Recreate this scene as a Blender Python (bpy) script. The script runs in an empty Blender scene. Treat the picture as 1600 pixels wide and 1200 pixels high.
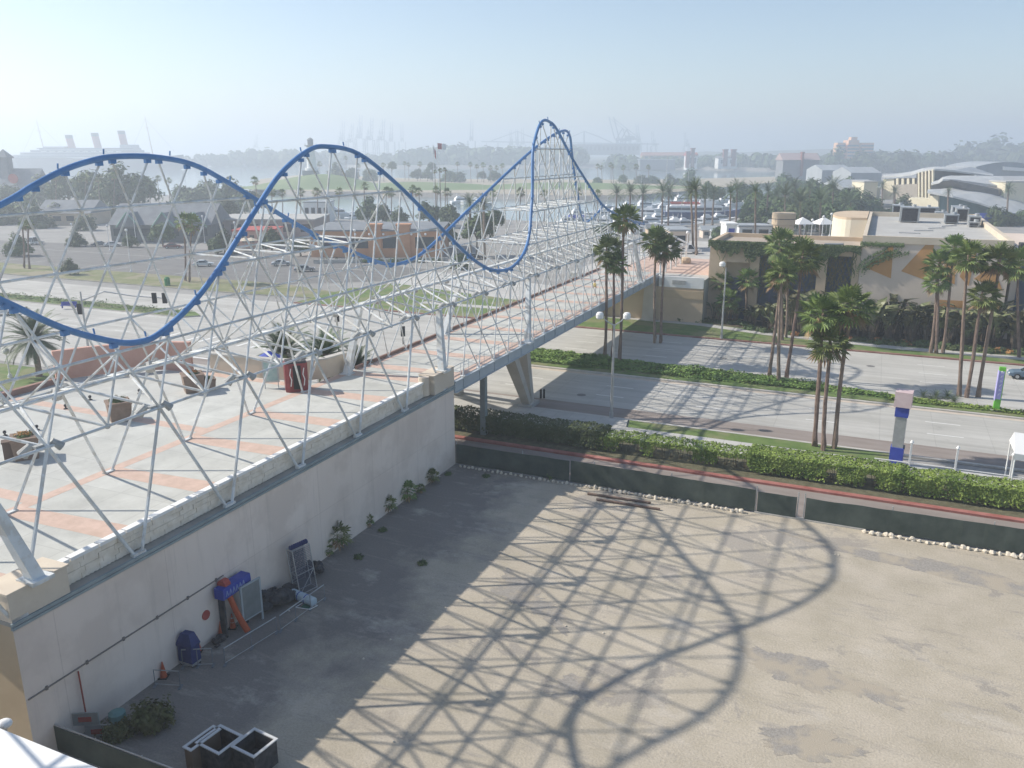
import bpy, math, random
from mathutils import Vector, Matrix, noise
random.seed(7)
SC = bpy.context.scene
COL = SC.collection
# ------------------------------------------------------------ camera, sky, sun, exposure
F, HY, CH = 1300.0, 236.0, 25.0                      # focal length in photo pixels, horizon row, eye height
PITCH = math.atan((600 - HY) / F)
cd = bpy.data.cameras.new('camera'); cam = bpy.data.objects.new('camera', cd); COL.objects.link(cam)
cam.location = (0, 0, CH); cam.rotation_euler = (math.pi/2 - PITCH, 0, 0)
cd.sensor_fit = 'HORIZONTAL'; cd.sensor_width = 36; cd.lens = 36 * F / 1600
cd.clip_start = .1; cd.clip_end = 30000
SC.camera = cam
TH = math.radians(23.5)                              # heading of the footbridge
BO = Vector((-4.7, 64.67, 0)); BS = Vector((math.sin(TH), math.cos(TH), 0)); BT = Vector((math.cos(TH), -math.sin(TH), 0))
def B(s, t, z=0.0): return BO + BS*s + BT*t + Vector((0, 0, z))
sund = -(BS*.17 + BT*1.302) + Vector((0, 0, 1)); sund.normalize()
SUN_EL = math.asin(sund.z); SUN_AZ = math.atan2(sund.x, sund.y)
wd = bpy.data.worlds.new('World'); SC.world = wd; wd.use_nodes = True
nt = wd.node_tree; sky = nt.nodes.new('ShaderNodeTexSky'); sky.sky_type = 'NISHITA'; sky.sun_disc = False
sky.sun_elevation = SUN_EL; sky.sun_rotation = SUN_AZ; sky.air_density = 1.0; sky.dust_density = 0.6; sky.ozone_density = 1.7
nt.links.new(sky.outputs[0], nt.nodes['Background'].inputs[0]); nt.nodes['Background'].inputs[1].default_value = .10
ld = bpy.data.lights.new('sun', 'SUN'); ld.energy = 4.2; ld.angle = math.radians(.6); ld.color = (1, .925, .82)
lo = bpy.data.objects.new('sun', ld); COL.objects.link(lo); lo.rotation_euler = sund.to_track_quat('Z', 'Y').to_euler(); lo.location = (-60, 20, 80)
SC.view_settings.view_transform = 'Standard'; SC.view_settings.look = 'None'; SC.view_settings.exposure = 0.54; SC.view_settings.gamma = 1
SC.cycles.max_bounces = 5; SC.cycles.transparent_max_bounces = 6; SC.cycles.volume_bounces = 2
SC.cycles.use_denoising = True

# ------------------------------------------------------------ picture-to-place helpers (calibrated camera)
_c, _s = math.cos(PITCH), math.sin(PITCH)
def ray(x, y):
    u = (x-800)/F; v = (600-y)/F
    return Vector((u, _c + v*_s, -_s + v*_c))
def G(x, y, z=0.0):
    d = ray(x, y); return Vector((0, 0, CH)) + d*((z-CH)/d.z)
def AY(x, y, Y):
    d = ray(x, y); return Vector((0, 0, CH)) + d*(Y/d.y)
# ------------------------------------------------------------ materials
MATS = {}
def mat(name, c1, c2=None, scale=1.0, rough=.85, bump=0.0, bscale=None, stretch=None, metallic=0.0, spec=.3, vary=0.0, detail=6, contrast=(.35, .65), c3=None, s3=.08):
    if name in MATS: return MATS[name]
    m = bpy.data.materials.new(name); m.use_nodes = True; n = m.node_tree.nodes; l = m.node_tree.links
    p = n['Principled BSDF']; p.inputs['Roughness'].default_value = rough; p.inputs['Metallic'].default_value = metallic
    p.inputs['Specular IOR Level'].default_value = spec
    p.inputs['Base Color'].default_value = (*c1, 1)
    tc = n.new('ShaderNodeTexCoord'); mp = n.new('ShaderNodeMapping'); l.new(tc.outputs['Object'], mp.inputs[0])
    if stretch: mp.inputs['Scale'].default_value = stretch
    out = None
    if c2:
        nz = n.new('ShaderNodeTexNoise'); nz.inputs['Scale'].default_value = scale; nz.inputs['Detail'].default_value = detail; nz.inputs['Roughness'].default_value = .62
        l.new(mp.outputs[0], nz.inputs[0])
        cr = n.new('ShaderNodeValToRGB'); cr.color_ramp.elements[0].position = contrast[0]; cr.color_ramp.elements[1].position = contrast[1]
        cr.color_ramp.elements[0].color = (*c1, 1); cr.color_ramp.elements[1].color = (*c2, 1)
        l.new(nz.outputs[0], cr.inputs[0]); out = cr.outputs[0]
        if c3:
            n3 = n.new('ShaderNodeTexNoise'); n3.inputs['Scale'].default_value = s3; n3.inputs['Detail'].default_value = 7; n3.inputs['Roughness'].default_value = .6
            l.new(tc.outputs['Object'], n3.inputs[0])
            r3 = n.new('ShaderNodeValToRGB'); r3.color_ramp.elements[0].position = .47; r3.color_ramp.elements[1].position = .58
            l.new(n3.outputs[0], r3.inputs[0])
            mx = n.new('ShaderNodeMixRGB'); l.new(r3.outputs[0], mx.inputs[0]); l.new(out, mx.inputs[1]); mx.inputs[2].default_value = (*c3, 1); out = mx.outputs[0]
    if vary:
        oi = n.new('ShaderNodeObjectInfo'); hs = n.new('ShaderNodeHueSaturation')
        mr = n.new('ShaderNodeMapRange'); mr.inputs[3].default_value = 1-vary; mr.inputs[4].default_value = 1+vary
        l.new(oi.outputs['Random'], mr.inputs[0]); l.new(mr.outputs[0], hs.inputs['Value'])
        mh = n.new('ShaderNodeMapRange'); mh.inputs[3].default_value = .5-vary*.08; mh.inputs[4].default_value = .5+vary*.06
        l.new(oi.outputs['Random'], mh.inputs[0]); l.new(mh.outputs[0], hs.inputs['Hue'])
        if out: l.new(out, hs.inputs['Color'])
        else: hs.inputs['Color'].default_value = (*c1, 1)
        out = hs.outputs[0]
    if out: l.new(out, p.inputs['Base Color'])
    if bump:
        nb = n.new('ShaderNodeTexNoise'); nb.inputs['Scale'].default_value = bscale or scale*4; nb.inputs['Detail'].default_value = 4
        l.new(mp.outputs[0], nb.inputs[0]); bp = n.new('ShaderNodeBump'); bp.inputs['Strength'].default_value = bump; bp.inputs['Distance'].default_value = .05
        l.new(nb.outputs[0], bp.inputs['Height']); l.new(bp.outputs[0], p.inputs['Normal'])
    MATS[name] = m
    return m
def slab_mat(name, c1, c2, w, h, joint, noise_scale=.5, stretch=None, fine=None):
    """concrete cast in slabs: joints from a brick texture, blotches and wheel wear from noise"""
    m = mat(name, c1, c2, noise_scale, .9, .12, 14, stretch, contrast=(.3, .72))
    n = m.node_tree.nodes; l = m.node_tree.links; p = n['Principled BSDF']
    src = p.inputs['Base Color'].links[0].from_socket
    tc = n.new('ShaderNodeTexCoord'); bk = n.new('ShaderNodeTexBrick'); l.new(tc.outputs['Object'], bk.inputs[0])
    bk.offset = 0; bk.inputs['Scale'].default_value = 1; bk.inputs['Brick Width'].default_value = w; bk.inputs['Row Height'].default_value = h
    bk.inputs['Mortar Size'].default_value = .035; bk.inputs['Mortar Smooth'].default_value = .4
    bk.inputs['Color1'].default_value = (1, 1, 1, 1); bk.inputs['Color2'].default_value = (.93, .93, .92, 1); bk.inputs['Mortar'].default_value = (joint, joint, joint, 1)
    n2 = n.new('ShaderNodeTexNoise'); n2.inputs['Scale'].default_value = .11; n2.inputs['Detail'].default_value = 8; n2.inputs['Roughness'].default_value = .7; l.new(tc.outputs['Object'], n2.inputs[0])
    r2 = n.new('ShaderNodeMapRange'); r2.inputs[1].default_value = .3; r2.inputs[2].default_value = .7; r2.inputs[3].default_value = .86; r2.inputs[4].default_value = 1.1; l.new(n2.outputs[0], r2.inputs[0])
    m1 = n.new('ShaderNodeMixRGB'); m1.blend_type = 'MULTIPLY'; m1.inputs[0].default_value = 1; l.new(src, m1.inputs[1]); l.new(bk.outputs[0], m1.inputs[2])
    m2 = n.new('ShaderNodeMixRGB'); m2.blend_type = 'MULTIPLY'; m2.inputs[0].default_value = 1; l.new(m1.outputs[0], m2.inputs[1]); l.new(r2.outputs[0], m2.inputs[2])
    o = m2.outputs[0]
    if fine:
        for st, sc, lo, hi, k in fine:
            mp = n.new('ShaderNodeMapping'); mp.inputs['Scale'].default_value = st; l.new(tc.outputs['Object'], mp.inputs[0])
            t = n.new('ShaderNodeTexNoise'); t.inputs['Scale'].default_value = sc; t.inputs['Detail'].default_value = 6; t.inputs['Roughness'].default_value = .65; l.new(mp.outputs[0], t.inputs[0])
            r = n.new('ShaderNodeMapRange'); r.inputs[1].default_value = lo; r.inputs[2].default_value = hi; r.inputs[3].default_value = 1; r.inputs[4].default_value = k; l.new(t.outputs[0], r.inputs[0])
            x = n.new('ShaderNodeMixRGB'); x.blend_type = 'MULTIPLY'; x.inputs[0].default_value = 1; l.new(o, x.inputs[1]); l.new(r.outputs[0], x.inputs[2]); o = x.outputs[0]
    l.new(o, p.inputs['Base Color'])
    return m
def glow(name, c, e=1.0):
    m = bpy.data.materials.new(name); m.use_nodes = True; p = m.node_tree.nodes['Principled BSDF']
    p.inputs['Base Color'].default_value = (*c, 1); MATS[name] = m; return m
def dirt_mat():
    m = mat('lot_dirt', (.40, .355, .275), (.485, .43, .345), .35, .95, .5, 9, detail=10)
    n = m.node_tree.nodes; l = m.node_tree.links; p = n['Principled BSDF']; src = p.inputs['Base Color'].links[0].from_socket
    tc = n.new('ShaderNodeTexCoord')
    def nz(sc, det, ro, lo, hi, st=None, dist=0):
        t = n.new('ShaderNodeTexNoise'); t.inputs['Scale'].default_value = sc; t.inputs['Detail'].default_value = det; t.inputs['Roughness'].default_value = ro; t.inputs['Distortion'].default_value = dist
        mp = n.new('ShaderNodeMapping'); l.new(tc.outputs['Object'], mp.inputs[0])
        if st: mp.inputs['Scale'].default_value = st; mp.inputs['Rotation'].default_value = (0, 0, .25)
        l.new(mp.outputs[0], t.inputs[0]); r = n.new('ShaderNodeMapRange'); r.inputs[1].default_value = lo; r.inputs[2].default_value = hi; l.new(t.outputs[0], r.inputs[0]); return r.outputs[0]
    def mix(fac, a, c, mode='MIX'):
        x = n.new('ShaderNodeMixRGB'); x.blend_type = mode
        if isinstance(fac, float): x.inputs[0].default_value = fac
        else: l.new(fac, x.inputs[0])
        l.new(a, x.inputs[1])
        if isinstance(c, tuple): x.inputs[2].default_value = (*c, 1)
        else: l.new(c, x.inputs[2])
        return x.outputs[0]
    a = mix(nz(.11, 12, .7, .575, .60, dist=.35), src, (.335, .303, .258))        # grey gravel patches
    # wall's shade deepened in the dirt colour as dark gravel, ragged, loose patches outward
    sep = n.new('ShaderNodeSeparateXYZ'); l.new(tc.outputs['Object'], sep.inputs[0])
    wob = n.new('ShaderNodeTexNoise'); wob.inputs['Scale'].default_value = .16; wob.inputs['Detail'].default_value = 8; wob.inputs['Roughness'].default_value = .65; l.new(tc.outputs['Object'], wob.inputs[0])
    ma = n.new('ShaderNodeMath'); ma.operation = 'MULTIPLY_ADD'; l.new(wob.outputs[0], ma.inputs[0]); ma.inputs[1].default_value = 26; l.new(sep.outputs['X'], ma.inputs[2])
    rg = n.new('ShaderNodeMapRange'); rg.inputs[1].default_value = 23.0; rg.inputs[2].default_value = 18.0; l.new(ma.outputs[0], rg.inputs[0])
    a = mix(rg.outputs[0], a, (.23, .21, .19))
    a = mix(nz(.2, 9, .7, .56, .72, st=(1, 1.5, 1)), a, (.50, .455, .385))         # pale dusty streaks
    a = mix(nz(.5, 8, .7, .57, .68, st=(.35, 1.6, 1)), a, (.33, .30, .26))       # tyre scrapes
    vo = n.new('ShaderNodeTexVoronoi'); vo.inputs['Scale'].default_value = 3.2; l.new(tc.outputs['Object'], vo.inputs[0])
    rv = n.new('ShaderNodeMapRange'); rv.inputs[1].default_value = .05; rv.inputs[2].default_value = .12; rv.inputs[3].default_value = 1; rv.inputs[4].default_value = 0; l.new(vo.outputs['Distance'], rv.inputs[0])
    sel = n.new('ShaderNodeMath'); sel.operation = 'MULTIPLY'; l.new(rv.outputs[0], sel.inputs[0]); l.new(nz(.7, 6, .7, .5, .6), sel.inputs[1])
    a = mix(sel.outputs[0], a, (.24, .22, .2))                                    # scattered pebbles
    a = mix(nz(.9, 9, .75, .56, .70, st=(.22, 1.5, 1), dist=.15), a, (.33, .295, .25))   # old wheel ruts
    big = n.new('ShaderNodeMapRange'); big.inputs[3].default_value = .86; big.inputs[4].default_value = 1.1; l.new(nz(.06, 7, .65, .3, .7), big.inputs[0])
    a = mix(1.0, a, big.outputs[0], 'MULTIPLY')
    v = nz(9, 6, .8, .25, .75)
    g = n.new('ShaderNodeMapRange'); g.inputs[3].default_value = .74; g.inputs[4].default_value = 1.22; l.new(v, g.inputs[0])
    a = mix(1.0, a, g.outputs[0], 'MULTIPLY')
    l.new(a, p.inputs['Base Color']); return m
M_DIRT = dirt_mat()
M_GROUND = mat('ground_earth', (.24, .235, .22), (.33, .32, .30), .15, .95)
M_ROAD = slab_mat('road_concrete', (.43, .42, .385), (.53, .52, .485), 4.6, 3.66, .80, .35, (.12, 1.4, 1), [((.02, .75, 1), 1, .46, .66, .84), ((.5, .5, 1), 1.1, .60, .70, .86)])
M_ASPH = mat('asphalt', (.15, .145, .14), (.20, .195, .185), .6, .9, .15, 20, (.3, 1, 1))
M_LANE = mat('brown_asphalt', (.235, .20, .175), (.30, .26, .235), .8, .9, .15, 20, (.2, 1, 1))
M_WALK = slab_mat('sidewalk_concrete', (.44, .43, .40), (.54, .53, .50), 1.5, 1.5, .78, .6)
M_PLAZA = slab_mat('plaza_concrete', (.47, .475, .445), (.57, .575, .54), 3.05, 3.05, .82, .6, None, [((1, 1, 1), .35, .52, .72, .86), ((1, 1, 1), 2.6, .64, .72, .84)])
M_PAVER = mat('terracotta_paver', (.50, .37, .30), (.60, .45, .375), 1.4, .9, .1, 12)
M_KERB = mat('kerb_concrete', (.42, .40, .36), (.52, .50, .46), .9, .9)
M_REDK = mat('red_kerb_paint', (.30, .10, .08), (.42, .19, .16), .9, .75)
M_DKRED = mat('faded_red_kerb', (.22, .10, .08), (.33, .2, .17), .7, .8)
M_GRASS = mat('lawn', (.095, .155, .04), (.15, .21, .065), .7, .95, .6, 25, c3=(.20, .21, .10), s3=.25)
M_GRASSFAR = mat('far_lawn', (.13, .20, .06), (.19, .24, .10), .03, .95)
M_SAND = mat('sand_bank', (.34, .29, .21), (.42, .37, .28), .05, .95)
M_ROCK = mat('rock_bank', (.19, .18, .16), (.30, .28, .25), .3, .95, .5, 2)
M_PAINT = mat('road_paint', (.66, .66, .63), (.74, .74, .71), 2, .8)
M_WATER = mat('harbour_water', (.10, .15, .165), (.15, .205, .21), .02, .12, .35, .35, (.4, 1.2, 1), spec=.5)
M_STEEL = mat('white_steel', (.60, .635, .64), (.73, .75, .745), .9, .5, spec=.45, c3=(.55, .545, .51), s3=1.3)
M_STEEL2 = mat('grey_steel', (.40, .45, .48), (.50, .55, .57), .5, .5, spec=.5)
M_BLUE = mat('track_blue', (.075, .20, .44), (.105, .26, .52), .8, .42, spec=.5, c3=(.075, .2, .42), s3=.5)
M_BEAM = mat('beam_bluegrey', (.40, .45, .48), (.49, .535, .56), .3, .5, spec=.4)
M_CREAM = mat('cream_stucco', (.76, .655, .57), (.83, .73, .645), .16, .93, .08, 30, (1, 1, .35), c3=(.72, .62, .54), s3=.3)
def drips(m, c):
    n = m.node_tree.nodes; l = m.node_tree.links; p = n['Principled BSDF']; src = p.inputs['Base Color'].links[0].from_socket
    tc = n.new('ShaderNodeTexCoord'); mp = n.new('ShaderNodeMapping'); mp.inputs['Scale'].default_value = (1, 2.2, .12); l.new(tc.outputs['Object'], mp.inputs[0])
    t = n.new('ShaderNodeTexNoise'); t.inputs['Scale'].default_value = 1; t.inputs['Detail'].default_value = 7; t.inputs['Roughness'].default_value = .7; l.new(mp.outputs[0], t.inputs[0])
    r = n.new('ShaderNodeMapRange'); r.inputs[1].default_value = .56; r.inputs[2].default_value = .74; r.inputs[4].default_value = .6; l.new(t.outputs[0], r.inputs[0])
    x = n.new('ShaderNodeMixRGB'); l.new(r.outputs[0], x.inputs[0]); l.new(src, x.inputs[1]); x.inputs[2].default_value = (*c, 1)
    # panel joints every few metres
    se = n.new('ShaderNodeSeparateXYZ'); l.new(tc.outputs['Object'], se.inputs[0]); cb = n.new('ShaderNodeCombineXYZ'); l.new(se.outputs['Y'], cb.inputs[0]); l.new(se.outputs['Z'], cb.inputs[1])
    bk = n.new('ShaderNodeTexBrick'); bk.offset = 0; l.new(cb.outputs[0], bk.inputs[0]); bk.inputs['Scale'].default_value = 1; bk.inputs['Brick Width'].default_value = 6.1; bk.inputs['Row Height'].default_value = 3.2; bk.inputs['Mortar Size'].default_value = .022
    bk.inputs['Color1'].default_value = (1, 1, 1, 1); bk.inputs['Color2'].default_value = (.965, .965, .96, 1); bk.inputs['Mortar'].default_value = (.86, .85, .84, 1)
    y = n.new('ShaderNodeMixRGB'); y.blend_type = 'MULTIPLY'; y.inputs[0].default_value = 1; l.new(x.outputs[0], y.inputs[1]); l.new(bk.outputs[0], y.inputs[2]); l.new(y.outputs[0], p.inputs['Base Color'])
drips(M_CREAM, (.60, .52, .45))
M_TAN = mat('tan_stucco', (.50, .39, .27), (.58, .46, .33), .3, .93)
M_TANW = mat('warm_tan_wall', (.46, .36, .235), (.54, .43, .29), .3, .93)
M_OCHRE = mat('ochre_panel', (.50, .27, .10), (.56, .31, .13), .5, .9)
M_GREYW = mat('pinkish_grey_wall', (.60, .51, .43), (.67, .575, .49), .3, .93)
M_TEAL = mat('teal_moulding', (.24, .29, .30), (.33, .38, .385), .8, .8)
M_STONE = mat('pale_stone', (.60, .54, .44), (.74, .67, .56), 1.5, .9, .3, 6)
M_BRICKY = mat('parapet_stone', (.68, .61, .50), (.82, .76, .66), 2.2, .9, .25, 5)
M_WHITE = mat('white_paint', (.76, .76, .74), (.82, .82, .80), 1, .6)
M_LEAF = mat('palm_leaf', (.08, .135, .028), (.20, .25, .07), 1.1, .6, vary=.22, spec=.35, contrast=(.38, .62))
M_LEAFD = mat('date_leaf', (.06, .10, .04), (.115, .155, .065), 1.2, .6, vary=.2, spec=.35)
M_DEAD = mat('dead_frond', (.24, .16, .085), (.33, .24, .14), 2, .9, vary=.15)
M_TRUNK = mat('palm_trunk', (.145, .105, .08), (.29, .215, .17), 3.2, .95, .9, 7, (1, 1, 5), vary=.2)
M_BARK = mat('bark', (.11, .085, .06), (.19, .15, .11), 3, .95, .5, 9)
M_TREE = mat('tree_leaf', (.04, .075, .022), (.095, .135, .045), .7, .7, vary=.25)
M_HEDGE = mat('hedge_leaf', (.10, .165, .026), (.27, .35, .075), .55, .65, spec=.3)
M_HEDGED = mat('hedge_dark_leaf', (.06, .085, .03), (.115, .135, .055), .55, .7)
M_SHRUB = mat('shrub_leaf', (.045, .085, .025), (.12, .16, .06), .9, .7, vary=.25)
M_BOP = mat('paddle_leaf', (.065, .095, .035), (.20, .20, .10), 1.3, .5, vary=.45, spec=.45)
M_ORANGE = mat('orange_bloom', (.38, .16, .05), (.45, .24, .09), 2, .8, vary=.2)
M_FENCE = mat('green_windscreen', (.045, .062, .052), (.085, .105, .09), .6, .8, .2, 2)
M_GALV = mat('galvanised', (.40, .41, .41), (.50, .51, .51), 2, .4, metallic=.5)
M_GLASS = mat('dark_glass', (.03, .045, .055), None, rough=.08, spec=.6)
M_BLUEG = mat('blue_tiled_recess', (.05, .075, .12), (.085, .115, .165), .8, .5)
M_BLACK = mat('black_rubber', (.02, .02, .02), None, rough=.8)
M_DARK = mat('dark_clutter', (.035, .035, .04), (.08, .08, .085), 3, .8)
M_CONE = mat('cone_orange', (.48, .10, .04), None, rough=.6)
M_ROOF = mat('grey_gravel_roof', (.38, .375, .35), (.46, .455, .43), .35, .95)
M_METROOF = mat('grey_metal_roof', (.30, .325, .34), (.37, .395, .41), .1, .5, stretch=(3, 1, 1))
M_GRNROOF = mat('green_roof_trim', (.18, .33, .27), (.24, .39, .33), .5, .7)
M_SLATE = mat('slate_roof', (.17, .185, .20), (.23, .245, .26), .4, .85)
M_RED = mat('barn_red', (.36, .06, .05), (.44, .10, .08), .6, .8)
M_TERRA = mat('orange_stucco', (.50, .25, .13), (.57, .31, .18), .4, .9)
M_PINK = mat('pink_stucco', (.52, .30, .23), (.60, .37, .30), .5, .92)
M_FARB = mat('far_crane_steel', (.22, .30, .36), None, rough=.8)
M_HULLB = mat('navy_hull', (.02, .05, .17), None, rough=.35, spec=.5)
M_HULLW = mat('white_hull', (.78, .78, .78), None, rough=.3, spec=.5)
M_ROYAL = mat('royal_blue', (.03, .055, .32), (.045, .075, .38), 2, .5)
M_LIME = mat('lime_green', (.16, .50, .05), None, rough=.6)
M_LILAC = mat('lilac_banner', (.36, .34, .66), (.45, .43, .72), 1.5, .7)
# ------------------------------------------------------------ mesh builder
class MB:
    def __init__(s): s.v = []; s.f = []; s.m = []
    def add(s, vs, fs, mi=0):
        k = len(s.v); s.v += [tuple(v) for v in vs]; s.f += [tuple(i+k for i in f) for f in fs]; s.m += [mi]*len(fs); return s
    def quad(s, a, b, c, d, mi=0): return s.add([a, b, c, d], [(0, 1, 2, 3)], mi)
    def obox(s, o, x, y, z, mi=0):
        o, x, y, z = Vector(o), Vector(x), Vector(y), Vector(z)
        vs = [o, o+x, o+x+y, o+y, o+z, o+x+z, o+x+y+z, o+y+z]
        return s.add(vs, [(0, 3, 2, 1), (4, 5, 6, 7), (0, 1, 5, 4), (1, 2, 6, 5), (2, 3, 7, 6), (3, 0, 4, 7)], mi)
    def box(s, x0, x1, y0, y1, z0, z1, mi=0): return s.obox((x0, y0, z0), (x1-x0, 0, 0), (0, y1-y0, 0), (0, 0, z1-z0), mi)
    def tube(s, p, q, r, n=6, mi=0, r2=None, cap=True):
        p, q = Vector(p), Vector(q); d = q-p
        if d.length < 1e-6: return s
        d.normalize(); u = d.orthogonal().normalized(); w = d.cross(u); r2 = r if r2 is None else r2
        vs = []
        for c, rr in ((p, r), (q, r2)):
            for i in range(n):
                a = 2*math.pi*(i+.5)/n; vs.append(c + u*(rr*math.cos(a)) + w*(rr*math.sin(a)))
        fs = [(i, (i+1) % n, n+(i+1) % n, n+i) for i in range(n)]
        if cap: fs += [tuple(range(n-1, -1, -1)), tuple(range(n, 2*n))]
        return s.add(vs, fs, mi)
    def path(s, pts, r, n=8, mi=0, flat=1.0):
        pts = [Vector(p) for p in pts]; vs = []; fs = []; N = len(pts)
        rs = r if isinstance(r, (list, tuple)) else [r]*N
        up = None
        for i, p in enumerate(pts):
            d = (pts[min(i+1, N-1)] - pts[max(i-1, 0)]).normalized()
            u = (d.orthogonal() if up is None else (up - d*up.dot(d))).normalized(); up = u; w = d.cross(u)
            for k in range(n):
                a = 2*math.pi*(k+.5)/n; vs.append(p + u*(rs[i]*math.cos(a)) + w*(rs[i]*flat*math.sin(a)))
        for i in range(N-1):
            for k in range(n): fs.append((i*n+k, i*n+(k+1) % n, (i+1)*n+(k+1) % n, (i+1)*n+k))
        fs += [tuple(range(n-1, -1, -1)), tuple(range((N-1)*n, N*n))]
        return s.add(vs, fs, mi)
    def prism(s, poly, vec, mi=0, side=None):
        poly = [Vector(p) for p in poly]; vec = Vector(vec); n = len(poly)
        s.add(poly + [p+vec for p in poly], [tuple(range(n-1, -1, -1)), tuple(range(n, 2*n))], mi)
        return s.add(poly + [p+vec for p in poly], [(i, (i+1) % n, n+(i+1) % n, n+i) for i in range(n)], mi if side is None else side)
    def poly(s, pts, mi=0): return s.add(pts, [tuple(range(len(pts)))], mi)
    def lathe(s, prof, c=(0, 0, 0), n=16, mi=0):
        c = Vector(c); vs = []; fs = []
        for r, z in prof:
            for i in range(n):
                a = 2*math.pi*i/n; vs.append(c + Vector((r*math.cos(a), r*math.sin(a), z)))
        for j in range(len(prof)-1):
            for i in range(n): fs.append((j*n+i, j*n+(i+1) % n, (j+1)*n+(i+1) % n, (j+1)*n+i))
        fs += [tuple(range(n-1, -1, -1)), tuple(range((len(prof)-1)*n, len(prof)*n))]
        return s.add(vs, fs, mi)
    def ball(s, c, r, n=10, m=6, mi=0, sq=(1, 1, 1)):
        c = Vector(c); pr = []
        for j in range(m+1):
            a = math.pi*(j/m - .5); pr.append((max(.001, math.cos(a)), math.sin(a)))
        vs = []; fs = []
        for rr, z in pr:
            for i in range(n):
                a = 2*math.pi*i/n; vs.append(c + Vector((r*sq[0]*rr*math.cos(a), r*sq[1]*rr*math.sin(a), r*sq[2]*z)))
        for j in range(m):
            for i in range(n): fs.append((j*n+i, j*n+(i+1) % n, (j+1)*n+(i+1) % n, (j+1)*n+i))
        return s.add(vs, fs, mi)
    def loft(s, rings, mi=0, cap=True):
        n = len(rings[0]); vs = [p for r in rings for p in r]; fs = []
        for j in range(len(rings)-1):
            for i in range(n): fs.append((j*n+i, j*n+(i+1) % n, (j+1)*n+(i+1) % n, (j+1)*n+i))
        if cap: fs += [tuple(range(n-1, -1, -1)), tuple(range((len(rings)-1)*n, len(rings)*n))]
        return s.add(vs, fs, mi)
    def leaf(s, c, nrm, size, mi=0, asp=1.0):
        nrm = Vector(nrm).normalized(); u = nrm.orthogonal().normalized(); a = random.uniform(0, 6.28)
        u = Matrix.Rotation(a, 3, nrm) @ u; w = nrm.cross(u); c = Vector(c)
        return s.add([c-u*size*asp, c+w*size*.5, c+u*size*asp, c-w*size*.5], [(0, 1, 2, 3)], mi)
    def build(s, name, mats, parent=None, loc=(0, 0, 0), rz=0.0, smooth=False, normals=True):
        me = bpy.data.meshes.new(name); me.from_pydata(s.v, [], s.f)
        if not isinstance(mats, (list, tuple)): mats = [mats]
        for m in mats: me.materials.append(m)
        if len(mats) > 1: me.polygons.foreach_set('material_index', s.m)
        if smooth: me.polygons.foreach_set('use_smooth', [True]*len(me.polygons))
        me.update()
        o = bpy.data.objects.new(name, me); COL.objects.link(o); o.location = loc; o.rotation_euler = (0, 0, rz)
        if parent: o.parent = parent
        return o
def tag(o, label=None, cat=None, group=None, kind=None):
    if label: o['label'] = label
    if cat: o['category'] = cat
    if group: o['group'] = group
    if kind: o['kind'] = kind
    return o
def thing(name, label, cat, loc=(0, 0, 0), rz=0.0, group=None):
    o = bpy.data.objects.new(name, None); COL.objects.link(o); o.location = loc; o.rotation_euler = (0, 0, rz); o.empty_display_size = .3
    return tag(o, label, cat, group)
KIDS = {}
def copy_tree(o, parent=None):
    c = o.copy(); COL.objects.link(c)
    if parent is not None: c.parent = parent
    for ch in o.children: copy_tree(ch, c)
    return c
def struct(name, mb, mats, loc=(0, 0, 0), rz=0.0): return tag(mb.build(name, mats, None, loc, rz), kind='structure')
RB = -TH                                              # rotation of everything laid out along the bridge: local x = t, y = s
def ordn(i): return ['leftmost', 'second from left', 'third from left', 'fourth from left', 'fifth from left', 'sixth from left', 'seventh from left', 'eighth from left', 'ninth from left', 'tenth from left', 'eleventh from left', 'twelfth from left', 'thirteenth from left', 'fourteenth from left', 'fifteenth from left', 'sixteenth from left', 'seventeenth from left', 'eighteenth from left', 'nineteenth from left', 'twentieth from left', 'twenty-first from left', 'twenty-second from left', 'twenty-third from left', 'twenty-fourth from left', 'twenty-fifth from left', 'twenty-sixth from left'][i]

# ============================================================ SETTING
def sheet(name, pts, z, m):                            # pts in (t, s)
    mb = MB(); mb.poly([(t, s, z) for t, s in pts]); return struct(name, mb, m, BO, RB)
def slab(name, pts, z0, z1, mats):
    mb = MB(); mb.prism([(t, s, z0) for t, s in pts], (0, 0, z1-z0), 0, 1 if isinstance(mats, (list, tuple)) else None); return struct(name, mb, mats, BO, RB)
mb = MB(); mb.poly([(-8500, -200, -2), (8500, -200, -2), (8500, 8600, -2), (-8500, 8600, -2)]); struct('water', mb, M_WATER)
# near land with its harbour shore
shore = [(-420, 330), (-200, 322), (0, 318), (150, 313), (262, 309), (330, 320), (400, 341), (560, 351), (700, 353), (780, 350), (860, 354), (950, 358), (1050, 360), (1130, 356), (1190, 330), (1235, 300), (1290, 282), (1400, 272), (1700, 268)]
sh = [G(x, y, -2) for x, y in shore]
def land(name, top, m, back, zt=0.0, bank=3.0, mbank=None):
    mb = MB(); up = [Vector((p.x, p.y - bank, zt)) for p in top]
    for i in range(len(top)-1): mb.quad(top[i], top[i+1], up[i+1], up[i], 1)
    mb.poly(list(up) + [Vector(b) for b in back], 0)
    return struct(name, mb, [m, mbank or M_ROCK])
land('ground', sh, M_GROUND, [(900, 420, -.03), (900, -160, -.03), (-700, -160, -.03), (-700, 330, -.03)], -.03)
sheet('lot', [(-60, -110), (150, -110), (150, 0), (-60, 0)], 0, M_DIRT)
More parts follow.
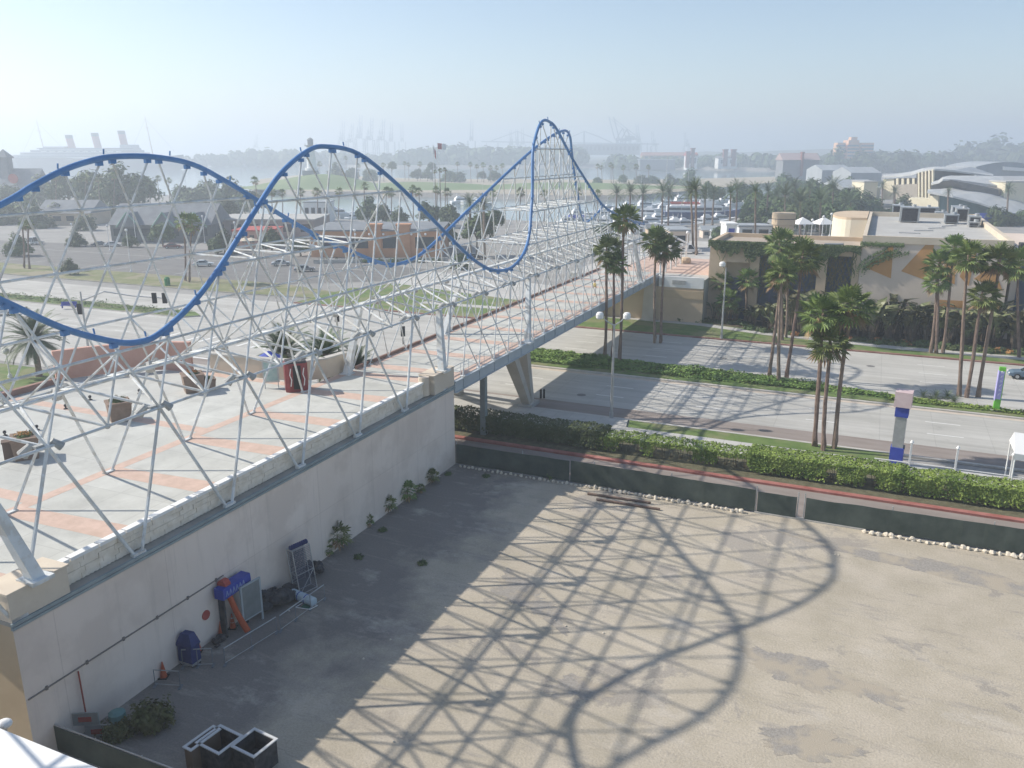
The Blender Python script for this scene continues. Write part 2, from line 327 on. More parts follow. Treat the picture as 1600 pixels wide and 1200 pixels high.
def ragged(cx, cy, rx, ry, rot, seed):
    pts = []
    for k in range(150):
        a = 2*math.pi*k/150; d = Vector((math.cos(a)*1.3, math.sin(a)*1.3, seed)); f = 1+.75*noise.noise(d)+.35*noise.noise(d*3.1)+.2*noise.noise(d*8)+.12*noise.noise(d*19); f = max(.25, f)
        x, y = rx*f*math.cos(a), ry*f*math.sin(a); pts.append((cx+x*math.cos(rot)-y*math.sin(rot), cy+x*math.sin(rot)+y*math.cos(rot)))
    return pts
M_GRAVEL = mat('grey_gravel', (.255, .236, .208), (.345, .32, .285), 7, .95, .5, 22, c3=(.395, .345, .27), s3=.45)
for i, (px, py, rx, ry, rot) in enumerate(((1245, 1050, 2.6, 1.15, -.25), (1340, 1075, 1.9, .7, -.35), (830, 935, 3.0, 1.3, -.5), (1420, 880, 6.0, .9, -.12), (1540, 905, 5.5, .8, -.2), (900, 1075, 1.6, .8, .4), (1250, 1160, 2.4, .9, .2))):
    p = G(px, py)-BO; mb = MB(); mb.poly([(t, s, .004+i*.0006) for t, s in ragged(p.dot(BT), p.dot(BS), rx, ry, rot, i*3.7)]); struct('gravel_patch', mb, M_GRAVEL, BO, RB)
sheet('drive_lane', [(-9, .25), (150, .25), (150, 5.6), (-9, 5.6)], .004, M_LANE)
slab('red_kerb', [(-9, 5.6), (150, 5.6), (150, 6.15), (-9, 6.15)], 0, .17, M_REDK)
slab('planting_strip', [(-9, 6.15), (150, 6.15), (150, 11.2), (-9, 11.2)], 0, .13, mat('bark_mulch', (.09, .085, .05), (.16, .15, .09), 2, .95, .6, 12))
slab('sidewalk', [(-60, 11.2), (150, 11.2), (150, 14.6), (-60, 14.6)], 0, .145, M_WALK)
slab('grass_strip', [(10.6, 14.6), (34, 14.6), (33, 16.6), (10.2, 16.6)], 0, .16, M_GRASS)
slab('sidewalk_apron', [(-60, 14.6), (10.4, 14.6), (10, 16.7), (-60, 16.7)], 0, .142, M_WALK)
slab('road_kerb', [(-60, 16.7), (150, 16.7), (150, 17.05), (-60, 17.05)], 0, .15, M_KERB)
sheet('gutter_lane', [(-60, 17.05), (150, 17.05), (150, 20.5), (-60, 20.5)], .004, M_LANE)
sheet('road', [(-60, 20.5), (150, 20.5), (150, 32.2), (150, 56.4), (-260, 56.4), (-260, 9), (-60, 9)], .003, M_ROAD)
def patch(name, pts, m, z): return sheet(name, pts, z, m)
sheet('median_gutter', [(-8, 31.7), (150, 31.7), (150, 32.5), (-8, 32.5)], .008, mat('tan_gutter', (.50, .43, .35), (.57, .50, .42), 1, .9))
medp = [(-10.5, 33), (60, 32.6), (150, 32.4), (150, 33.6), (60, 34.2), (45, 34.6), (33.7, 36.2), (20.5, 38.8), (5, 39.6), (-10, 41.2), (-12.5, 37)]
slab('median_kerb', [(-10.6, 32.5), (150, 32.0), (150, 33.9), (60, 34.45), (45, 34.85), (33.7, 36.5), (20.5, 39.1), (5, 39.9), (-10.2, 41.5), (-13, 37)], 0, .15, M_KERB)
slab('median', medp, .1, .2, M_GRASS)
slab('far_kerb', [(-60, 56.4), (150, 56.4), (150, 56.9), (-60, 56.9)], 0, .16, M_DKRED)
slab('verge', [(-60, 56.9), (150, 56.9), (150, 74), (-60, 74)], 0, .15, M_GRASS)
mb = MB(); wk = [(-40, 65.4), (-9, 66.2), (7.5, 65.4), (17, 62.6), (34, 60.4), (60, 60.2), (150, 60.2)]
for a, b in zip(wk, wk[1:]): mb.quad((a[0], a[1]-1.1, .156), (b[0], b[1]-1.1, .156), (b[0], b[1]+.9, .156), (a[0], a[1]+.9, .156))
struct('verge_path', mb, M_WALK, BO, RB)
sheet('planting_bed', [(9, 66), (20, 64), (36, 62), (150, 61.6), (150, 75), (9, 75)], .16, mat('bed_soil', (.07, .06, .04), (.13, .11, .07), 1.5, .95))
# left of the bridge
slab('left_median', [(-260, 39), (-68, 39), (-66, 41), (-69, 43), (-260, 43.4)], 0, .2, [M_GRASS, M_KERB])
slab('parking_verge', [(-260, 60.5), (-75, 60.5), (-58, 62), (-58, 68), (-75, 72.5), (-260, 72.5)], 0, .14, [mat('dry_lawn', (.15, .17, .07), (.23, .23, .12), .3, .95, .5, 20, c3=(.27, .24, .16), s3=.15), M_KERB])
sheet('parking_lot', [(-260, 72.5), (-75, 72.5), (-60, 84), (-60, 103), (-120, 114), (-260, 103)], .003, M_ASPH)
slab('plaza_lawn', [(-58, 66), (-12, 62), (-12, 70), (-34, 76), (-56, 82)], 0, .13, [M_GRASS, M_KERB])
sheet('side_street', [(-58, 82), (-34, 76.5), (-12, 70.5), (-12, 88), (-40, 96), (-58, 100)], .004, M_WALK)
slab('grass_island', [(-78, 1), (-56, -4), (-52, 6), (-60, 8), (-80, 7)], 0, .15, [M_GRASS, M_KERB])
# peninsula with the grass hill, and the far shores
pf = [(392, 296), (440, 303), (500, 307), (560, 306), (640, 308), (720, 309), (800, 311), (900, 314), (1000, 312), (1080, 305), (1160, 296)]
pb = [(1330, 277), (1200, 280), (1100, 283), (1000, 285), (900, 285), (800, 284), (720, 284), (640, 283), (560, 279), (470, 277), (410, 284)]
mb = MB(); ft = [G(x, y, -2) for x, y in pf]; bt = [G(x, y, -2) for x, y in pb]; up = [p+Vector((0, 5, 2.6)) for p in ft]; bu = [p-Vector((0, 5, -2.6)) for p in bt]
ring = ft+bt; ru = up+bu
for i in range(len(ring)): j = (i+1) % len(ring); mb.quad(ring[i], ring[j], ru[j], ru[i], 1)
mb.poly(ru, 0); struct('peninsula', mb, [M_SAND, M_ROCK])
def mound(name, cx, cy, rx, ry, h, m, z0=.4, seed=0):
    mb = MB(); N, K = 36, 9; vs = []; fs = []
    for j in range(K+1):
        f = 1-j/K
        for i in range(N):
            a = 2*math.pi*i/N; x = cx+rx*f*math.cos(a); y = cy+ry*f*math.sin(a)
            hh = h*(.5+.5*math.cos(math.pi*f)) + noise.noise(Vector((x*.03, y*.03, seed)))*h*.18*(1-f*f)
            vs.append((x, y, z0+hh))
    for j in range(K):
        for i in range(N): fs.append((j*N+i, j*N+(i+1) % N, (j+1)*N+(i+1) % N, (j+1)*N+i))
    mb.add(vs, fs); o = struct(name, mb, m); o.data.polygons.foreach_set('use_smooth', [True]*len(o.data.polygons)); return o
p = AY(492, 275, 610); mound('lighthouse_hill', p.x+6, 600, 62, 42, 9.0, M_GRASSFAR, .5, 2)
p = AY(660, 290, 590); mound('park_slope', p.x, 590, 85, 42, 4.0, M_GRASSFAR, .5, 3)
p = AY(890, 290, 600); mound('park_meadow', p.x, 600, 100, 42, 3.4, M_GRASSFAR, .5, 5)
mb = MB()
far = [(-900, 258), (-200, 256), (285, 259), (480, 258), (545, 262), (620, 264), (740, 263), (900, 262), (1050, 264), (1200, 268), (1350, 268), (1600, 268), (2400, 268)]
fp = [G(x, y, -2) for x, y in far]
for i in range(len(fp)-1):
    a, b = fp[i], fp[i+1]; A, Bq = a+Vector((0, 14, 4)), b+Vector((0, 14, 4)); A2, B2 = a*3.2, b*3.2; A2.z = B2.z = 4
    mb.quad(a, b, Bq, A, 1); mb.quad(A, Bq, B2, A2, 0)
struct('far_shore', mb, [mat('far_land', (.13, .14, .10), (.2, .2, .15), .01, .95), M_ROCK])
def ridge(name, x0, x1, Y, h, seed, m, base=3):
    mb = MB(); N = 60; rows = []
    for k, (dy, f) in enumerate(((-160, 0), (-90, .45), (-30, .85), (20, 1), (160, .8), (400, 0))):
        r = []
        for i in range(N+1):
            x = x0+(x1-x0)*i/N; e = min(1, 6*i/N, 6*(N-i)/N)
            r.append((x, Y+dy, base+h*f*e*(.75+.5*noise.noise(Vector((x*.004, seed, k*.2))))))
        rows.append(r)
    for a, b in zip(rows, rows[1:]):
        for i in range(N): mb.quad(a[i], a[i+1], b[i+1], b[i])
    return struct(name, mb, m)
ridge('hills', 330, 1500, 2300, 34, 4, mat('hill_scrub', (.09, .11, .08), (.14, .15, .11), .01, .95))
# road markings
mb = MB()
def dash(t0, t1, s, w=.17): mb.quad((t0, s-w/2, .010), (t1, s-w/2, .010), (t1, s+w/2, .010), (t0, s+w/2, .010))
for s in (24.2, 28.0, 43.6, 47.9, 52.2):
    t = -250.0
    while t < 140:
        if not (-62 < t < -14) and not (s < 34 and t < -62 and False): dash(t, t+3, s)
        t += 10.6
dash(-250, -70, 30.5, .12); dash(-250, -70, 38.0, .12)
for k in range(9): mb.quad((-60+k*2.2, 27, .010), (-59.5+k*2.2, 27, .010), (-59.5+k*2.2, 30.5, .010), (-60+k*2.2, 30.5, .010))
dash(-64, -30, 20, .5); dash(-64, -30, 16.5, .5)
for k in range(16): mb.quad((-240+k*9, 74.5, .011), (-239.85+k*9, 74.5, .011), (-239.85+k*9, 79.5, .011), (-240+k*9, 79.5, .011))
dash(-250, -70, 96, .14)
struct('road_markings', mb, M_PAINT, BO, RB)
mb = MB()
for t, s, r in ((3, 23.4, .5), (-5, 26.1, .55), (14, 46, .45), (31, 49, .5), (-20, 24, .5), (-33, 33, .6)):
    mb.add([(t+r*math.cos(a*.5236), s+r*math.sin(a*.5236), .012) for a in range(12)], [tuple(range(12))])
struct('manhole_covers', mb, M_ASPH, BO, RB)
# ============================================================ PODIUM (left, with the cream wall)
def K(t, s, z=0.0): return Vector((t, s, z))
ZP = 7.12
pod = thing('podium_building', 'long cream podium wall with a paved plaza on its flat top', 'building', BO, RB)
pl = [(0, -38.4), (0, 0), (-9.6, 0), (-9.6, -4.6), (-23, -5.6), (-29, -12), (-31, -38.4)]
mb = MB()
for i in range(len(pl)):
    a, b = pl[i], pl[(i+1) % len(pl)]
    mb.quad(K(*a, -.3), K(*b, -.3), K(*b, 6.6), K(*a, 6.6), 1 if i == len(pl)-1 else 0)
mb.build('wall', [M_CREAM, M_TANW], pod)
mb = MB(); mb.box(-.85, .06, -38.4, .02, 6.6, 6.78, 0); mb.box(-.02, .12, -38.46, .06, 6.5, 6.62, 1); mb.box(-.03, .09, -38.46, .06, 6.66, 6.79, 1)
mb.build('ledge', [mat('ledge_grey', (.33, .31, .28), (.42, .40, .36), .8, .9), M_TEAL], pod)
mb = MB(); mb.prism([K(t, s, 6.6) for t, s in [(-.85, -38.4), (-.85, 0), (-9.6, 0), (-9.6, -4.6), (-23, -5.6), (-29, -12), (-31, -38.4)]], (0, 0, ZP-6.6)); mb.build('paving_deck', M_PLAZA, pod)
mb = MB(); mb.box(-9.75, -9.0, -38.3, -.3, ZP+.002, ZP+.006)
for s in (-37.6, -31.9, -25.8, -19.6, -13.6, -7.5, -1.6):
    mb.quad(K(-9.0, s-.1, ZP+.005), K(-.86, s+.1, ZP+.005), K(-.86, s+1.7, ZP+.005), K(-9.0, s+1.1, ZP+.005))
for s in (-30.5, -18, -6.5): mb.quad(K(-28, s, ZP+.004), K(-9.75, s, ZP+.004), K(-9.75, s+.9, ZP+.004), K(-28, s+.9, ZP+.004))
mb.build('paver_band', M_PAVER, pod)
# parapet: stacked pale blocks with a scalloped foot, white cap rail
mb = MB(); s = -35.6
while s < -3.4:
    L = random.uniform(.85, 1.15)
    for r in range(4):
        x = random.uniform(-.02, .02); mb.box(-.78+x, -.50+x, s+.012+.2*(r % 2), s+L-.012+.2*(r % 2), 6.84+r*.26, 6.84+r*.26+.25)
    for q in range(4): mb.tube(K(-.64, s+L*(q+.5)/4, 6.79), K(-.64, s+L*(q+.5)/4, 6.86), .11, 6)
    s += L
mb.build('parapet', M_BRICKY, pod)
mb = MB(); s = -36.6
while s < -3.3:
    mb.box(-.80, -.44, s, s+1.42, 7.88, 8.03); s += 1.5
mb.build('cap_rail', M_WHITE, pod)
mb = MB(); mb.box(-1.3, .02, -3.25, .03, 6.8, 8.28); mb.box(-1.35, .06, -3.3, .07, 8.28, 8.38); mb.tube(K(-.62, -3.75, 6.9), K(-.62, -3.75, 8.35), .42, 10)
mb.build('end_pier', mat('pier_cream', (.58, .50, .40), (.66, .58, .47), .6, .92), pod)
mb = MB(); mb.box(-1.5, .02, -38.4, -35.7, 6.8, 8.0); mb.box(-1.55, .06, -38.45, -35.6, 8.0, 8.1); mb.build('end_pier', mat('pier_cream', (.58, .50, .40), (.66, .58, .47), .6, .92), pod)
mb = MB(); mb.tube(K(.03, -38.3, 3.2), K(.03, -26.9, 3.2), .035, 6)
for k in range(6): mb.box(0, .06, -37.5+k*2, -37.4+k*2, 3.12, 3.3)
mb.build('conduit', mat('conduit_grey', (.2, .18, .16), None), pod)
mb = MB(); mb.box(-26, -1.2, -38.75, -38.45, 6.2, 6.9); mb.box(-26, -1.2, -38.7, -38.5, 7.05, 7.2); mb.box(-26, -1.2, -38.7, -38.5, 7.5, 7.62); mb.build('side_ledge', M_WHITE, pod)
# ============================================================ FOOTBRIDGE
fb = thing('footbridge', 'long footbridge deck with blue-grey edge beams crossing the wide road', 'bridge', BO, RB)
mb = MB(); mb.box(-9.5, -.12, .1, 68, 6.75, ZP); mb.build('deck', M_PLAZA, fb)
mb = MB(); mb.box(-1.0, -.12, .1, 68, ZP+.002, ZP+.006); mb.box(-9.5, -8.7, .1, 68, ZP+.002, ZP+.006)
s = 1.2
while s < 66:
    mb.quad(K(-8.7, s, ZP+.005), K(-1.0, s, ZP+.005), K(-1.0, s+1.5, ZP+.005), K(-8.7, s+1.3, ZP+.005)); s += 6.1
mb.build('paver_band', M_PAVER, fb)
for t0, t1 in ((-.12, .06), (-9.68, -9.5)):
    mb = MB(); mb.box(t0, t1, .08, 68, 6.15, 7.0); mb.box(t0-.1, t1+.1, .08, 68, 6.95, 7.08); mb.box(t0-.1, t1+.1, .08, 68, 6.08, 6.16)
    k = 1.6
    while k < 68: mb.box(t0-.08, t1+.08, k-.03, k+.03, 6.16, 6.95); k += 3.05
    mb.build('edge_beam', M_BEAM, fb)
mb = MB(); mb.box(-9.5, -9.3, .1, 68, ZP, ZP+.28); mb.build('kerb', mat('brown_kerb', (.22, .13, .1), (.3, .19, .15), 2), fb)
mb = MB()
for k in range(12): mb.box(-9.3, -.3, 2+k*5.8, 2.3+k*5.8, 6.3, 6.74)
mb.build('cross_beam', M_BEAM, fb)
M_PIER = mat('pier_concrete', (.44, .40, .34), (.52, .48, .42), .5, .9)
def leg(a, b, w1, w2):
    m = MB(); a, b = Vector(a), Vector(b)
    m.loft([[a+Vector((x*w1, y*w1*.8, 0)) for x, y in ((-1, -1), (1, -1), (1, 1), (-1, 1))], [b+Vector((x*w2, y*w2*.8, 0)) for x, y in ((-1, -1), (1, -1), (1, 1), (-1, 1))]])
    return m.build('support_column', M_PIER, fb)
for t in (-.75, -8.8):
    leg((t, 17.6, 0), (t, 13.0, 6.3), .42, .62); leg((t, 18.1, 0), (t, 16.2, 6.3), .40, .55)
    leg((t, 65.8, 0), (t, 66.3, 6.3), .9, .75)
for t in (-.9, -8.7): mb = MB(); mb.box(t-.25, t+.25, 7.2, 7.7, 0, 6.3); mb.build('support_column', mat('green_grey_post', (.22, .26, .25), (.28, .31, .30), .8), fb)
mb = MB(); mb.box(-9.6, 0, 16.6, 18.9, 0, .35); mb.build('footing', M_WALK, fb)
mb = MB(); s = .3
while s < 67.5: mb.tube(K(-.3, s, ZP), K(-.3, s, 8.15), .022, 4); s += 1.52
for z in (7.5, 7.85, 8.15): mb.tube(K(-.3, .3, z), K(-.3, 67.5, z), .014 if z < 8 else .028, 4)
mb.build('railing', M_STEEL2, fb)

# ============================================================ COASTER FRAME over the bridge and plaza
KL = .17
def NP(s, z): return K(-KL*(z-7.2), s, z)
def FP(s, z): return K(-9.2+KL*(z-7.2), s, z)
near_pts = [(-60, 21), (-54, 24.6), (-49, 25.2), (-44, 24), (-39.5, 21.9), (-35.2, 19.1), (-32.8, 17.5), (-30.5, 16.45), (-29.1, 16.15), (-27.8, 16.3), (-25.4, 17.3), (-22.8, 18.9), (-19, 21.7), (-16.2, 23.6), (-13.3, 24.85), (-11.2, 25.16), (-7.6, 24.7), (-3.4, 22.6), (1.35, 19.5), (5.9, 16.5), (9, 15.0), (11.7, 14.37), (14.4, 14.3), (17.1, 14.95), (19, 16.0), (20.3, 17.4), (21.5, 19.4), (22.4, 21), (24, 24.75), (25.5, 26.4), (27, 27.5), (28.4, 28), (30, 27.9), (31.9, 27.2), (35.8, 24), (40.3, 21), (44.3, 18.55), (49.1, 17.05), (56, 15.7), (63, 14.6)]
far_pts = [(-60, 14.9), (-54, 14.4), (-48, 15.6), (-42, 18.2), (-36, 20.8), (-31.4, 22.5), (-29.7, 23.3), (-28, 24), (-26.5, 24.4), (-25, 24.6), (-22.4, 24.57), (-19.6, 24.15), (-17, 23.2), (-14, 21.9), (-10.6, 20.4), (-6.8, 18.85), (-1.5, 17), (2, 15.9), (4.7, 15.45), (8, 15.7), (11.3, 16.75), (18.5, 19.75), (26.7, 23.1), (32, 25.1), (36.6, 26.5), (39.5, 27.1), (41.7, 27.2), (43.3, 26.5), (44.6, 25), (46.5, 22.9), (48.75, 20.6), (50.5, 18.9), (52.8, 16.6), (54.6, 15.5), (56.6, 15.2), (60.3, 16.1), (63, 17.2)]
def zof(pts, s):
    if s <= pts[0][0]: return pts[0][1]
    for (a, za), (b, zb) in zip(pts, pts[1:]):
        if s <= b: return za+(zb-za)*(s-a)/(b-a)
    return pts[-1][1]
def smoothpts(pts, n=5):
    out = []
    for i in range(len(pts)-1):
        p0 = pts[max(i-1, 0)]; p1 = pts[i]; p2 = pts[i+1]; p3 = pts[min(i+2, len(pts)-1)]
        for k in range(n):
            u = k/n
            q = []
            for c in (0, 1):
                m1 = (p2[c]-p0[c])/2; m2 = (p3[c]-p1[c])/2
                q.append((2*u**3-3*u**2+1)*p1[c]+(u**3-2*u**2+u)*m1+(-2*u**3+3*u**2)*p2[c]+(u**3-u**2)*m2)
            out.append(tuple(q))
    return out+[pts[-1]]
cf = thing('coaster_frame', 'white steel lattice frame of a mock roller coaster with two blue tracks', 'sculpture', BO, RB)
RZ = [7.12, 10.05, 13.0, 16.05, 19.1, 22.15, 25.2, 28.25]
H = 3.05; S0, S1 = -58.0, 62.0
def lattice(P, pts, ph13, label):
    mb = MB(); br = []
    def nodes(r):
        o = ph13 + (H/2 if r % 2 == 1 else 0); k = math.ceil((S0-o)/H); out = []
        while o+k*H <= S1: out.append(o+k*H); k += 1
        return out
    def top(s): return zof(pts, s)
    def member(s0, z0, s1, z1, rad):
        # keep what lies below the track, cutting the bar where it meets it
        N = 14; last = None; inside0 = z0 < top(s0)-.05
        if not inside0 and not z1 < top(s1)-.05: return
        lo, hi = 0.0, 1.0
        f = lambda u: (z0+(z1-z0)*u) < top(s0+(s1-s0)*u)-.12
        if f(0) and f(1): pass
        elif f(0):
            while hi-lo > .01:
                m = (lo+hi)/2
                if f(m): lo = m
                else: hi = m
            lo, hi = 0.0, lo
        elif f(1):
            while hi-lo > .01:
                m = (lo+hi)/2
                if f(m): hi = m
                else: lo = m
            lo, hi = hi, 1.0
        else: return
        a = P(s0+(s1-s0)*lo, z0+(z1-z0)*lo); b = P(s0+(s1-s0)*hi, z0+(z1-z0)*hi)
        if (b-a).length < .25: return
        mb.tube(a, b, rad, 6, cap=False)
        if hi < 1 or lo > 0: br.append(b if hi < 1 else a)
    for r in range(2, 7):
        zs = RZ[r]
        ns = nodes(r)
        for s in ns:
            if zs < top(s)-.3: mb.ball(P(s, zs), .15, 6, 4)
            member(s, zs, s+H, zs, .075)
            for ds in (-H/2, H/2): member(s, zs, s+ds, RZ[r+1], .062)
    for r in (0, 1):                                    # over the bridge the net comes down to the deck
        for s in nodes(r):
            if s < .8: continue
            if r == 1: member(s, RZ[1], s+H, RZ[1], .05)
            for ds in (-H/2, H/2):
                if s+ds > .5: member(s, RZ[r], s+ds, RZ[r+1], .052)
            if r == 0: mb.box(P(s, 7.1).x-.2, P(s, 7.1).x+.2, s-.2, s+.2, 7.08, 7.2)
    o = mb.build('lattice', M_STEEL, cf, smooth=False); o['label'] = label
    mb = MB()
    sm = smoothpts(pts, 5); sm = [q for q in sm if S0 <= q[0] <= S1+1]
    mb.path([P(s, z+.12) for s, z in sm], .15, 12)
    for b in br: mb.obox(b+Vector((-.10, -.17, -.06)), (.2, 0, 0), (0, .34, 0), (0, 0, .22))
    for i in range(4, len(sm), 9): mb.tube(P(sm[i][0], sm[i][1]+.3), P(sm[i][0], sm[i][1]+.55), .045, 5)
    mb.build('track', M_BLUE, cf)
lattice(NP, near_pts, 1.63, 'near lattice rising from the wall edge')
lattice(FP, far_pts, 1.93, 'lattice on the far side of the deck')
# legs in pairs on the plaza
def vlegs(P, ph13, feet):
    for s in feet:
        mb = MB(); f = P(s, 7.15); f.z = 7.1 if P is FP else 6.82
        if P is NP: f.x = -.12
        mb.tube(f+Vector((0, -.22, 0)), P(s-H, RZ[2]), .085, 6, cap=False); mb.tube(f+Vector((0, .22, 0)), P(s+H, RZ[2]), .085, 6, cap=False)
        mb.box(f.x-.1, f.x+.14, f.y-.36, f.y+.36, f.z-.14, f.z+.1)
        mb.build('leg', M_STEEL, cf)
vlegs(NP, 1.63, [1.63-H*k for k in (1, 3, 5, 7, 9, 11, 13)])
vlegs(FP, 1.93, [1.93-H*k for k in (1, 3, 5, 7, 9, 11, 13)])
# roof truss between the two lattices
mb = MB(); cz, ct = 13.95, -4.5; s = .1-H*13
cn = []
while s < 60: cn.append(s); s += H
for a, b in zip(cn, cn[1:]): mb.tube(K(ct, a, cz), K(ct, b, cz), .10, 6, cap=False)
for s in cn:
    mb.ball(K(ct, s, cz), .16, 6, 4)
    for d in (-H/2, H/2):
        mb.tube(K(ct, s, cz), NP(s+d+.0, RZ[2]), .07, 6, cap=False)
        mb.tube(K(ct, s, cz), FP(s+d+.3, RZ[2]), .07, 6, cap=False)
    if zof(near_pts, s) > 16.1: mb.tube(K(ct, s, cz), NP(s, RZ[3]), .06, 6, cap=False)
    if zof(far_pts, s) > 16.1: mb.tube(K(ct, s, cz), FP(s+.3, RZ[3]), .06, 6, cap=False)
mb.build('roof_truss', M_STEEL, cf)
for lvl, a0, a1 in ((4, 14, 44), (4, -24, -4), (3, 10, 50)):
    mb = MB(); ph = 1.63; k = math.ceil((a0-ph)/H); last = None
    while ph+k*H < a1:
        s = ph+k*H; z = RZ[lvl]
        if z < zof(near_pts, s) and z < zof(far_pts, s):
            mb.tube(NP(s, z), FP(s+.3, z), .06, 6, cap=False)
            if last is not None: mb.tube(NP(last, z), FP(s+.3, z), .05, 6, cap=False)
            last = s
        k += 1
    mb.build('tie_truss', M_STEEL, cf)
for k, s in enumerate((-17, -5, 7, 31, 37)):
    mb = MB(); mb.tube(NP(s, min(RZ[5], zof(near_pts, s)-.3)), FP(s+1.5, min(RZ[3], zof(far_pts, s)-.2)), .06, 6, cap=False); mb.build('cross_brace', M_STEEL, cf)
def column(P, s0, s1, zb, zt, out):
    mb = MB(); a = P(s0, zb)+Vector((out, 0, 0)); b = P(s1, zt)
    mb.loft([[a+Vector((x*.27, y*.27, 0)) for x, y in ((-1, -1), (1, -1), (1, 1), (-1, 1))], [b+Vector((x*.19, y*.19, 0)) for x, y in ((-1, -1), (1, -1), (1, 1), (-1, 1))]])
    mb.box(a.x-.5, a.x+.5, a.y-.5, a.y+.5, zb-.12, zb+.05)
    mb.build('column', M_STEEL, cf)
for P, o in ((NP, .0), (FP, 0)):
    column(P, -1.5, -.4, 8.4 if P is NP else 7.15, 13.0, 0); column(P, 15.6, 18.1, 7.15, 13.0, 0); column(P, 57.5, 56.8, 7.15, 13.0, 0)
column(NP, -37.0, -38.2, 8.12, 13.0, 0); column(FP, -37.0, -38.2, 7.15, 13.0, 0)
for P, ph in ((NP, 1.63), (FP, 1.93)):
    for k in range(-12, 18, 2):
        s = ph+k*H; n = P(s, RZ[2]); d = -1 if P is NP else 1
        mb = MB(); mb.box(n.x+d*.15-.12, n.x+d*.15+.12, n.y-.5, n.y+.25, n.z+.05, n.z+.16)
        c = n+Vector((d*.35, -.45, .2)); mb.tube(c, c+Vector((d*.3, -.25, -.42)), .14, 10, r2=.25); c = n+Vector((d*.1, .3, .2)); mb.tube(c, c+Vector((-d*.2, .3, -.36)), .12, 10, r2=.2)
        mb.build('floodlight', mat('lamp_housing', (.33, .34, .33), (.45, .45, .43), 3, .5), cf)
# ============================================================ PLANTS
def fan_crown(nl, seg, R, seed):
    rnd = random.Random(seed); mb = MB()
    for i in range(nl):
        az = i*2.39996+rnd.uniform(-.2, .2); u = (i+.5)/nl; el = math.radians(78 - 135*u + rnd.uniform(-9, 9))
        d = Vector((math.cos(az)*math.cos(el), math.sin(az)*math.cos(el), math.sin(el))); side = Vector((-math.sin(az), math.cos(az), 0)); upv = side.cross(d)*-1
        pl = R*rnd.uniform(.42, .58); base = d*.05; hub = d*pl - Vector((0, 0, .05*pl))
        dead = u > .88
        mb.add([base+side*.03, hub+side*.02, hub-side*.02, base-side*.03], [(0, 1, 2, 3)], 1 if dead else 0)
        L = R*rnd.uniform(.48, .62); spread = math.radians(rnd.uniform(105, 130)); roll = rnd.uniform(-.5, .5)
        sd = (side*math.cos(roll)+upv*math.sin(roll)).normalized()
        for k in range(seg):
            a0 = -spread+2*spread*(k+.08)/seg; a1 = -spread+2*spread*(k+.92)/seg; am = (a0+a1)/2
            ll = L*(1-.35*abs(am)/spread)*rnd.uniform(.88, 1.08)
            def q(a, r, drop): return hub + d*(math.cos(a)*r) + sd*(math.sin(a)*r) + upv*(.10*r) - Vector((0, 0, drop))
            tip = q(am, ll, .42*ll*ll/R)
            mb.add([hub, q(a0, ll*.62, .12*ll*ll/R), tip, q(a1, ll*.62, .12*ll*ll/R)], [(0, 1, 2, 3)], 1 if dead else 0)
    return mb
def date_crown(nf, nl, R, seed):
    rnd = random.Random(seed); mb = MB()
    for i in range(nf):
        az = i*2.39996+rnd.uniform(-.15, .15); u = (i+.5)/nf; el = math.radians(82-105*u)+rnd.uniform(-.1, .1)
        side = Vector((-math.sin(az), math.cos(az), 0)); L = R*rnd.uniform(.85, 1.1)
        pts = []; p = Vector((0, 0, 0)); e = el; st = L/8
        for k in range(9):
            pts.append(p.copy()); p = p+Vector((math.cos(az)*math.cos(e), math.sin(az)*math.cos(e), math.sin(e)))*st; e -= .05+.10*k/4
        for a, b in zip(pts, pts[1:]): mb.add([a+side*.035, b+side*.025, b-side*.025, a-side*.035], [(0, 1, 2, 3)], 0)
        for k in range(nl):
            f = .12+.88*k/nl; x = f*8; j = min(7, int(x)); c = pts[j]+(pts[j+1]-pts[j])*(x-j); d = (pts[j+1]-pts[j]).normalized()
            ll = R*.19*math.sin(math.pi*(.12+.86*f))**.6
            for sg in (-1, 1):
                o = (side*sg*.82+d*.5+Vector((0, 0, .12))).normalized()*ll; o.z -= .25*ll
                w = d*(R*.016)
                mb.add([c-w, c+w, c+o], [(0, 1, 2)], 0)
    return mb
def fm(mb, name, mats):
    o = mb.build(name, mats); COL.objects.unlink(o); return o.data
FAN = [fm(fan_crown(36, 13, 2.05, k), 'fan_crown', [M_LEAF, M_DEAD]) for k in range(4)]
FANL = [fm(fan_crown(26, 7, 1.9, 20+k), 'fan_crown', [M_LEAF, M_DEAD]) for k in range(3)]
DATE = [fm(date_crown(60, 26, 3.6, 40+k), 'date_crown', [M_LEAFD]) for k in range(3)]
DATEL = [fm(date_crown(44, 13, 3.6, 50+k), 'date_crown', [M_LEAFD]) for k in range(2)]
def trunk_mesh(r0, r1, seed, wob=.01):
    mb = MB(); rnd = random.Random(seed); pts = []; rs = []
    for k in range(15):
        f = k/14; pts.append((math.sin(f*3+seed)*wob*f, math.cos(f*2.4+seed)*wob*f, f)); rs.append((r0+(r1-r0)*f)*(1.35 if k == 0 else 1.12 if k == 1 else 1)*rnd.uniform(.93, 1.07))
    mb.path(pts, rs, 8); return fm(mb, 'palm_trunk', [M_TRUNK])
